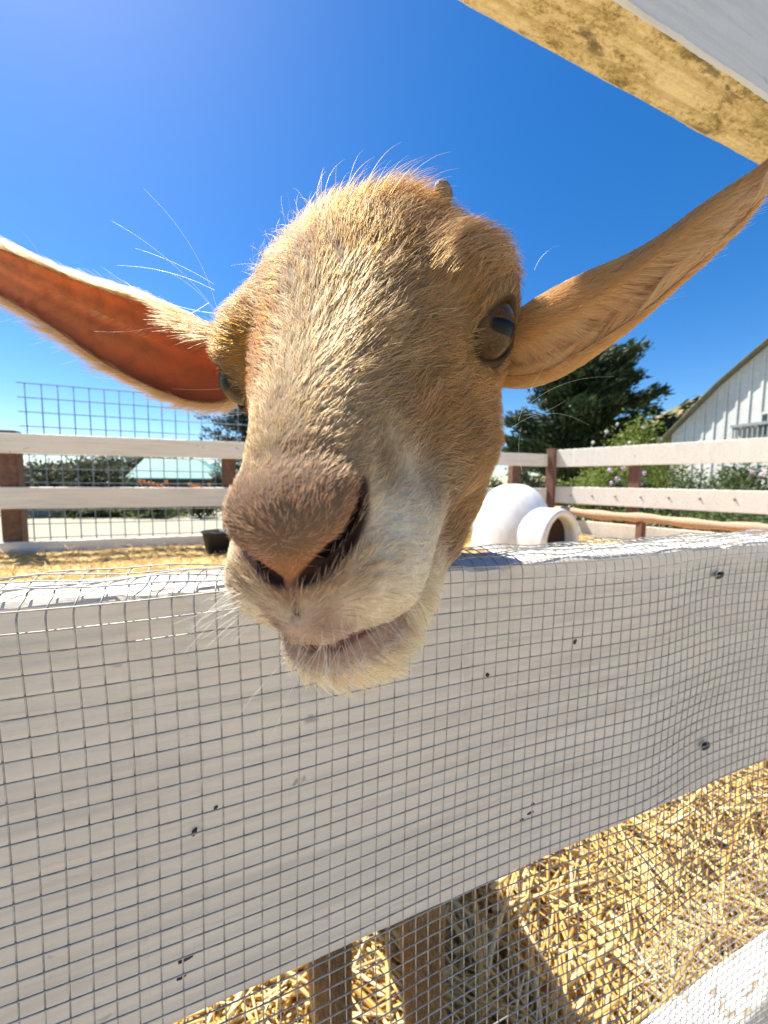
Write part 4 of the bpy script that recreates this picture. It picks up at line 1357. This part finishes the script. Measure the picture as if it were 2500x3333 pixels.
def bush(name, label, px, py_top, w, half_px, mat, n, size, seed, base_z=0.0, group=None, blooms=None, depth=.6, cat="bush"):
    """rounded shrub standing on the ground; its crown top and width follow the photograph at depth w"""
    c0 = pt(px, py_top, w); hgt = max(.25, c0[2]); hw = half_px * w / 1150
    root = empty(name, (c0[0], c0[1], base_z), label, cat, group)
    r = random.Random(seed)
    cs, rs = [], []
    for i in range(16):
        a = r.uniform(-1, 1); b = r.uniform(-1, 1)
        hz_ = r.uniform(.25, .82) * (1 - .35 * abs(a))
        cs.append(np.array([c0[0], c0[1], 0]) + cR * a * hw * .78 + np.array([cF[0], cF[1], 0]) * b * hw * depth + np.array([0, 0, hz_ * hgt]))
        rs.append((hw * .34, hw * .34, hgt * .22))
    leaves("foliage", cs, rs, n, size, mat, root, seed)
    mb = MB()
    for i in range(5):
        e_ = cs[i]
        mb.add(tube([(c0[0] + r.uniform(-.05, .05), c0[1], base_z), ((c0[0] + e_[0]) / 2, (c0[1] + e_[1]) / 2, e_[2] * .5), tuple(e_)], [.03, .02, .008], 5))
    link("stem", mb.mesh("stem"), M['bark'], root)
    if blooms:
        bmat, pts_ = blooms
        for (bx, by, bs) in pts_:
            cc_ = pt(bx, by, w - hw * .55)
            rr_ = random.Random(int(bx * 7 + by))
            mb = MB()
            for i in range(26):
                d_ = Vector((rr_.gauss(0, 1), rr_.gauss(0, 1), rr_.gauss(0, 1))).normalized()
                c_ = Vector(cc_) + d_ * bs * .7
                n1_, n2_ = frame_on(d_)
                s_ = bs * .38
                mb.add(([c_ - n1_ * s_, c_ + n2_ * s_ + d_ * s_ * .3, c_ + n1_ * s_, c_ - n2_ * s_ + d_ * s_ * .3], [(0, 1, 2, 3)]))
            mb.add(tube([tuple(cc_), (cc_[0] + cF[0] * .1, cc_[1] + cF[1] * .1, max(.05, cc_[2] - .15))], .006, 4))
            link("bloom", mb.mesh("bloom"), bmat, root)
    return root
def conifer(name, label, px, py_top, w, half_px, n, seed, lean=0.0, mat='cypress'):
    """broad dark cypress with horizontal sprays"""
    top = pt(px, py_top, w); base = np.array([top[0], top[1], 0.0])
    hgt = top[2]; hw = half_px * w / 1150
    root = empty(name, tuple(base), label, "tree")
    r = random.Random(seed)
    trunk = [(base[0] + lean * t_ * .4, base[1], hgt * .92 * t_) for t_ in (0, .25, .5, .75, 1)]
    v, f = tube(trunk, [hgt * .045, hgt * .036, hgt * .027, hgt * .016, hgt * .005], 8)
    tr_ = link("trunk", mesh_py("trunk", v, f), M['bark'], root, True)
    cs, rs, axs = [], [], []
    mb = MB()
    for i in range(44):
        t_ = .10 + .90 * (i + r.random()) / 44
        a = r.uniform(0, 2 * math.pi)
        reach = hw * (1.02 - .78 * max(0, t_ - .30) / .70) * r.uniform(.55, 1.1)
        st = np.array([base[0], base[1], hgt * .90 * t_])
        d_ = np.array([math.cos(a), math.sin(a), 0.0]) + cR * np.array([1, 1, 0]) * .25 * (1 if lean > 0 else 0)
        en = st + d_ * reach + np.array([0, 0, reach * r.uniform(.12, .42)])
        mb.add(tube([tuple(st), tuple(st * .5 + en * .5 + np.array([0, 0, -.05 * reach])), tuple(en)], [hgt * .010, hgt * .006, hgt * .002], 5))
        for k_ in range(5):
            u_ = .28 + .72 * k_ / 4
            cs.append(st + (en - st) * u_ + np.array([r.uniform(-.1, .1), r.uniform(-.1, .1), r.uniform(-.1, .15)]) * hw * .5)
            s_ = hw * (.24 - .11 * u_) * r.uniform(.7, 1.25)
            rs.append((s_, s_, s_ * .55)); axs.append(d_ + np.array([0, 0, .45]))
    link("limb", mb.mesh("limb"), M['bark'], root)
    leaves("crown", cs, rs, n, hw * .024, M[mat], root, seed, spiky=.8, axis=axs)
    return root
conifer("cypress_tree", "large dark green cypress behind the right fence below the goat's ear", 1880, 1100, 21.0, 300, 76000, 3, lean=1.0)
conifer("cypress_tree", "dark cypress half hidden behind the goat's left-hand cheek", 790, 1290, 26.0, 190, 9000, 8)
bush("flowering_shrub", "pale yellow-green shrub rising above the sunlit right fence in front of the cypress", 2030, 1350, 11.5, 175, M['shrub'], 9000, .055, 4, blooms=(M['petal_white'], [(1975, 1405, .07), (2095, 1390, .07), (2150, 1428, .06), (2050, 1440, .06), (1930, 1440, .06), (2010, 1380, .05)]))
bush("low_shrub", "bright lime-green low shrub seen between the rails next to the corner post", 1890, 1512, 8.6, 110, M['shrub'], 5000, .04, 5)
bush("agapanthus", "clump with pale pink flower heads seen between the sunlit rails", 2050, 1530, 8.2, 85, M['bush'], 4200, .05, 6,
     blooms=(M['petal_pink'], [(1985, 1530, .06), (2010, 1558, .065), (2030, 1524, .06), (2058, 1552, .07), (2096, 1540, .06), (2085, 1575, .055), (1990, 1572, .05)]))
bush("green_bush", "dark green bush behind the right end of the sunlit fence", 2370, 1500, 8.0, 210, M['bush'], 9000, .045, 7, blooms=(M['petal_pink'], [(2270, 1500, .05), (2480, 1545, .06), (2450, 1536, .05)]))
bush("green_bush", "leafy bush filling the gap under the middle rail at far right", 2280, 1640, 7.0, 320, M['bush'], 7000, .045, 17)
bush("bramble_hedge", "brown hedge behind the rails between the goat's cheek and the corner post", 1690, 1490, 9.0, 120, M['hedge'], 9000, .05, 19, depth=.4)
bush("tall_hedge", "long dark hedge far behind the green roofed shed", 430, 1462, 17.0, 470, M['hedge'], 16000, .11, 29, depth=.12)
bush("bramble_hedge", "brown-green bramble hedge between the rails at the far left", 235, 1455, 10.5, 215, M['hedge'], 20000, .06, 9, depth=.35)
bush("green_bush", "olive bush beside the green roof close to the goat's muzzle", 735, 1500, 10.8, 70, M['hedge'], 4000, .045, 10)
bush("low_shrub", "dark low planting along the gravel behind the far fence", 430, 1640, 9.8, 290, M['bush'], 8000, .05, 11, depth=.12)
for (i, (bx, by, hw_)) in enumerate(((500, 1572, 55), (650, 1582, 40))):
    bush("marigold_plant", ("wide clump of orange flowers below the green roof", "small clump of orange flowers nearest the goat's muzzle")[i], bx, by, 9.4, hw_, M['bush'], 1600, .05, 12 + i, group="orange flowers behind the far fence", cat="flowers",
         blooms=(M['petal_orange'], [(bx - hw_ * .8 + j * hw_ * .26, by + (j * 37 % 17) - 6, .055) for j in range(7)]))

# ------------------------------------------------------------------ garden shed with a green roof
k = NT("green_roof_sheet"); wv_ = k.n("ShaderNodeTexWave"); wv_.inputs["Scale"].default_value = 7.0; wv_.inputs["Distortion"].default_value = .2
k.l(k.coords(), wv_.inputs["Vector"])
k.base((.10, .27, .22)); k.bump(wv_.outputs["Fac"], .5, .02); k.set(Roughness=.5, Specular_IOR_Level=.3)
M['green_roof'] = k.m
M['shed_wall'] = mat_plain("dark_shed_wall", (.055, .05, .045), .8, .3, 6)
sh = pt(565, 1560, 13.0)
shed = empty("garden_shed", (sh[0], sh[1], 0), "low shed with a shiny green sheet roof beyond the far fence", "shed")
a0, a1 = pt(405, 1555, 13.0), pt(725, 1555, 13.0)
t0, t1 = pt(470, 1492, 14.2), pt(640, 1492, 14.2)
axs_ = Vector(a1 - a0); axs_.z = 0; axs_.normalize(); dep = Vector((cF[0], cF[1], 0)).normalized()
ze, zr_ = a0[2], t0[2]
A0, A1 = Vector((a0[0], a0[1], ze)), Vector((a1[0], a1[1], ze))
T0, T1 = Vector((t0[0], t0[1], zr_)), Vector((t1[0], t1[1], zr_))
B0, B1 = A0 + dep * 2.6, A1 + dep * 2.6
v = [A0, A1, T1, T0, B0, B1]
v += [p - Vector((0, 0, .05)) for p in v]
link("roof", mesh_py("roof", v, [(0, 1, 2, 3), (1, 5, 2), (0, 3, 4), (3, 2, 5, 4), (0, 6, 7, 1), (1, 7, 11, 5), (5, 11, 10, 4), (4, 10, 6, 0), (6, 9, 8, 7), (7, 8, 11), (6, 10, 9), (9, 10, 11, 8)]), M['green_roof'], shed)
wv4 = [A0 + axs_ * .3 + dep * .3, A1 - axs_ * .3 + dep * .3, B1 - axs_ * .3 - dep * .3, B0 + axs_ * .3 - dep * .3]
v = [Vector((p.x, p.y, 0)) for p in wv4] + [Vector((p.x, p.y, ze - .02)) for p in wv4]
link("wall", mesh_py("wall", v, [(0, 1, 5, 4), (1, 2, 6, 5), (2, 3, 7, 6), (3, 0, 4, 7), (4, 5, 6, 7)]), M['shed_wall'], shed)
# grey storage box
gb = pt(165, 1690, 9.3)
box = empty("storage_box", (gb[0], gb[1], 0), "low dark grey storage box on the gravel at the far left", "box")
M['grey_box'] = mat_plain("grey_box", (.10, .12, .13), .6, .2, 10)
link("crate", box_mesh("crate", (gb[0] - .42, gb[1] - .25, 0), (gb[0] + .42, gb[1] + .25, .27), .02), M['grey_box'], box)
link("lid", box_mesh("lid", (gb[0] - .45, gb[1] - .28, .272), (gb[0] + .45, gb[1] + .28, .32), .015), M['grey_box'], box)

# ------------------------------------------------------------------ barn
BX = 15.0
M['barn'] = mat_white_paint("barn_boards", (.62, .63, .60), along='X', dirt=1.0, bare=.2, scale=.12)
M['barn_roof'] = mat_plain("barn_roof", (.15, .145, .10), .85, .3, 5, .02)
def bp(px, py): return on_axis(px, py, 0, BX)
e0, e1, e2 = bp(2186, 1415), bp(2349, 1252), bp(2500, 1124)
barn = empty("barn", (BX, 5.0, 0), "weathered white board-and-batten barn with a steep roof at the right edge", "barn")
slope1 = (e2[2] - e1[2]) / (e1[1] - e2[1])
ridge_y = e2[1] - 1.6; ridge_z = e2[2] + slope1 * 1.6
prof_b = [(e0[1], e0[2]), (e1[1], e1[2]), (ridge_y, ridge_z)]
full = prof_b + [(2 * ridge_y - a, b) for a, b in prof_b[::-1][1:]]
DEPTHB = 9.0
wall_pts = [(full[0][0], 0.0)] + full + [(full[-1][0], 0.0)]
v = [(BX, a, b) for a, b in wall_pts] + [(BX + DEPTHB, a, b) for a, b in wall_pts]
nb = len(wall_pts)
link("wall", mesh_py("wall", v, [tuple(range(nb)), tuple(range(nb, 2 * nb))[::-1], (0, nb, nb + 1, 1), (nb - 2, 2 * nb - 2, 2 * nb - 1, nb - 1)]), M['barn'], barn)
def roof_z(y_):
    return float(np.interp(y_, [p[0] for p in full[::-1]], [p[1] for p in full[::-1]]))
yb = full[0][0] - .12
while yb > full[-1][0] + .1:
    link("batten", box_mesh("batten", (BX - .035, yb - .03, .05), (BX - .001, yb + .03, roof_z(yb) - .08), 0), M['barn'], barn)
    yb -= .30
OV = .30
rf = []
for i in range(len(full) - 1):
    (ya, za), (yb_, zb_) = full[i], full[i + 1]
    if i == 0: ya, za = ya + .45, za - .45 * (full[1][1] - full[0][1]) / (full[0][0] - full[1][0])
    if i == len(full) - 2: yb_, zb_ = yb_ - .45, zb_ - .45 * (full[1][1] - full[0][1]) / (full[0][0] - full[1][0])
    v = [(BX - OV, ya, za + .03), (BX + DEPTHB + .4, ya, za + .03), (BX + DEPTHB + .4, yb_, zb_ + .03), (BX - OV, yb_, zb_ + .03)]
    v += [(p[0], p[1], p[2] + .04) for p in v]
    link("roof", mesh_py("roof", v, [(3, 2, 1, 0), (4, 5, 6, 7), (0, 1, 5, 4), (1, 2, 6, 5), (2, 3, 7, 6), (3, 0, 4, 7)]), M['barn_roof'], barn)
w0, w1 = bp(2475, 1425), bp(2530, 1335)
M['glass_dark'] = mat_plain("dark_window", (.04, .045, .05), .12, .1, 4)
win = link("window", box_mesh("window", (BX - .06, w1[1], w0[2]), (BX - .037, w0[1], w1[2]), 0), M['barn'], barn)
for j in (0, 1):
    ym = w1[1] + (w0[1] - w1[1]) * (.08 + .47 * j); 
    link("pane", box_mesh("pane", (BX - .066, ym, w0[2] + .08), (BX - .061, ym + (w0[1] - w1[1]) * .37, w1[2] - .08), 0), M['glass_dark'], win)
M['grey_trim'] = mat_plain("grey_trim", (.25, .27, .27), .7, .2, 8)
r0, r1 = bp(2392, 1390), bp(2560, 1390)
sl = link("sill", box_mesh("sill", (BX - .25, r1[1], r0[2] - .05), (BX - .037, r0[1], r0[2] + .04), 0), M['grey_trim'], barn)
for i in range(10):
    y_ = r1[1] + (r0[1] - r1[1]) * (i + .5) / 10
    link("baluster", box_mesh("baluster", (BX - .22, y_ - .02, r0[2] - .62), (BX - .18, y_ + .02, r0[2] - .052), 0), M['grey_trim'], barn)

# ------------------------------------------------------------------ hills
k = NT("dry_hill"); a = k.noise(k.coords(), .02, 7, .6); b = k.noise(k.coords(), .15, 6, .65)
k.base(k.mix(k.ramp(b, [(.5, (0, 0, 0)), (.62, (.8, .8, .8))]), k.ramp(a, [(.35, (.17, .13, .05)), (.65, (.25, .19, .08))]), (.05, .065, .025)))
k.set(Roughness=.95)
hill_c = pt(2370, 1560, 260.0)
v, f = [], []
nh = 48
for j in range(nh + 1):
    for i in range(nh + 1):
        u_, v_ = i / nh * 2 - 1, j / nh * 2 - 1
        x_, y_ = hill_c[0] + u_ * 170, hill_c[1] + v_ * 170
        rr_ = min(1.0, math.hypot(u_, v_))
        z_ = 68 * (0.5 + .5 * math.cos(math.pi * rr_)) * (1 + .25 * mnoise.noise(Vector((u_ * 2.5, v_ * 2.5, 1)))) + 3 * mnoise.noise(Vector((u_ * 9, v_ * 9, 4))) * (1 - rr_) - .3
        v.append((x_, y_, z_))
for j in range(nh):
    for i in range(nh):
        a = j * (nh + 1) + i
        f.append((a, a + 1, a + nh + 2, a + nh + 1))
tag(link("hill", mesh_py("hill", v, f), k.m, None, True), "dry golden hillside behind the barn", kind='structure')
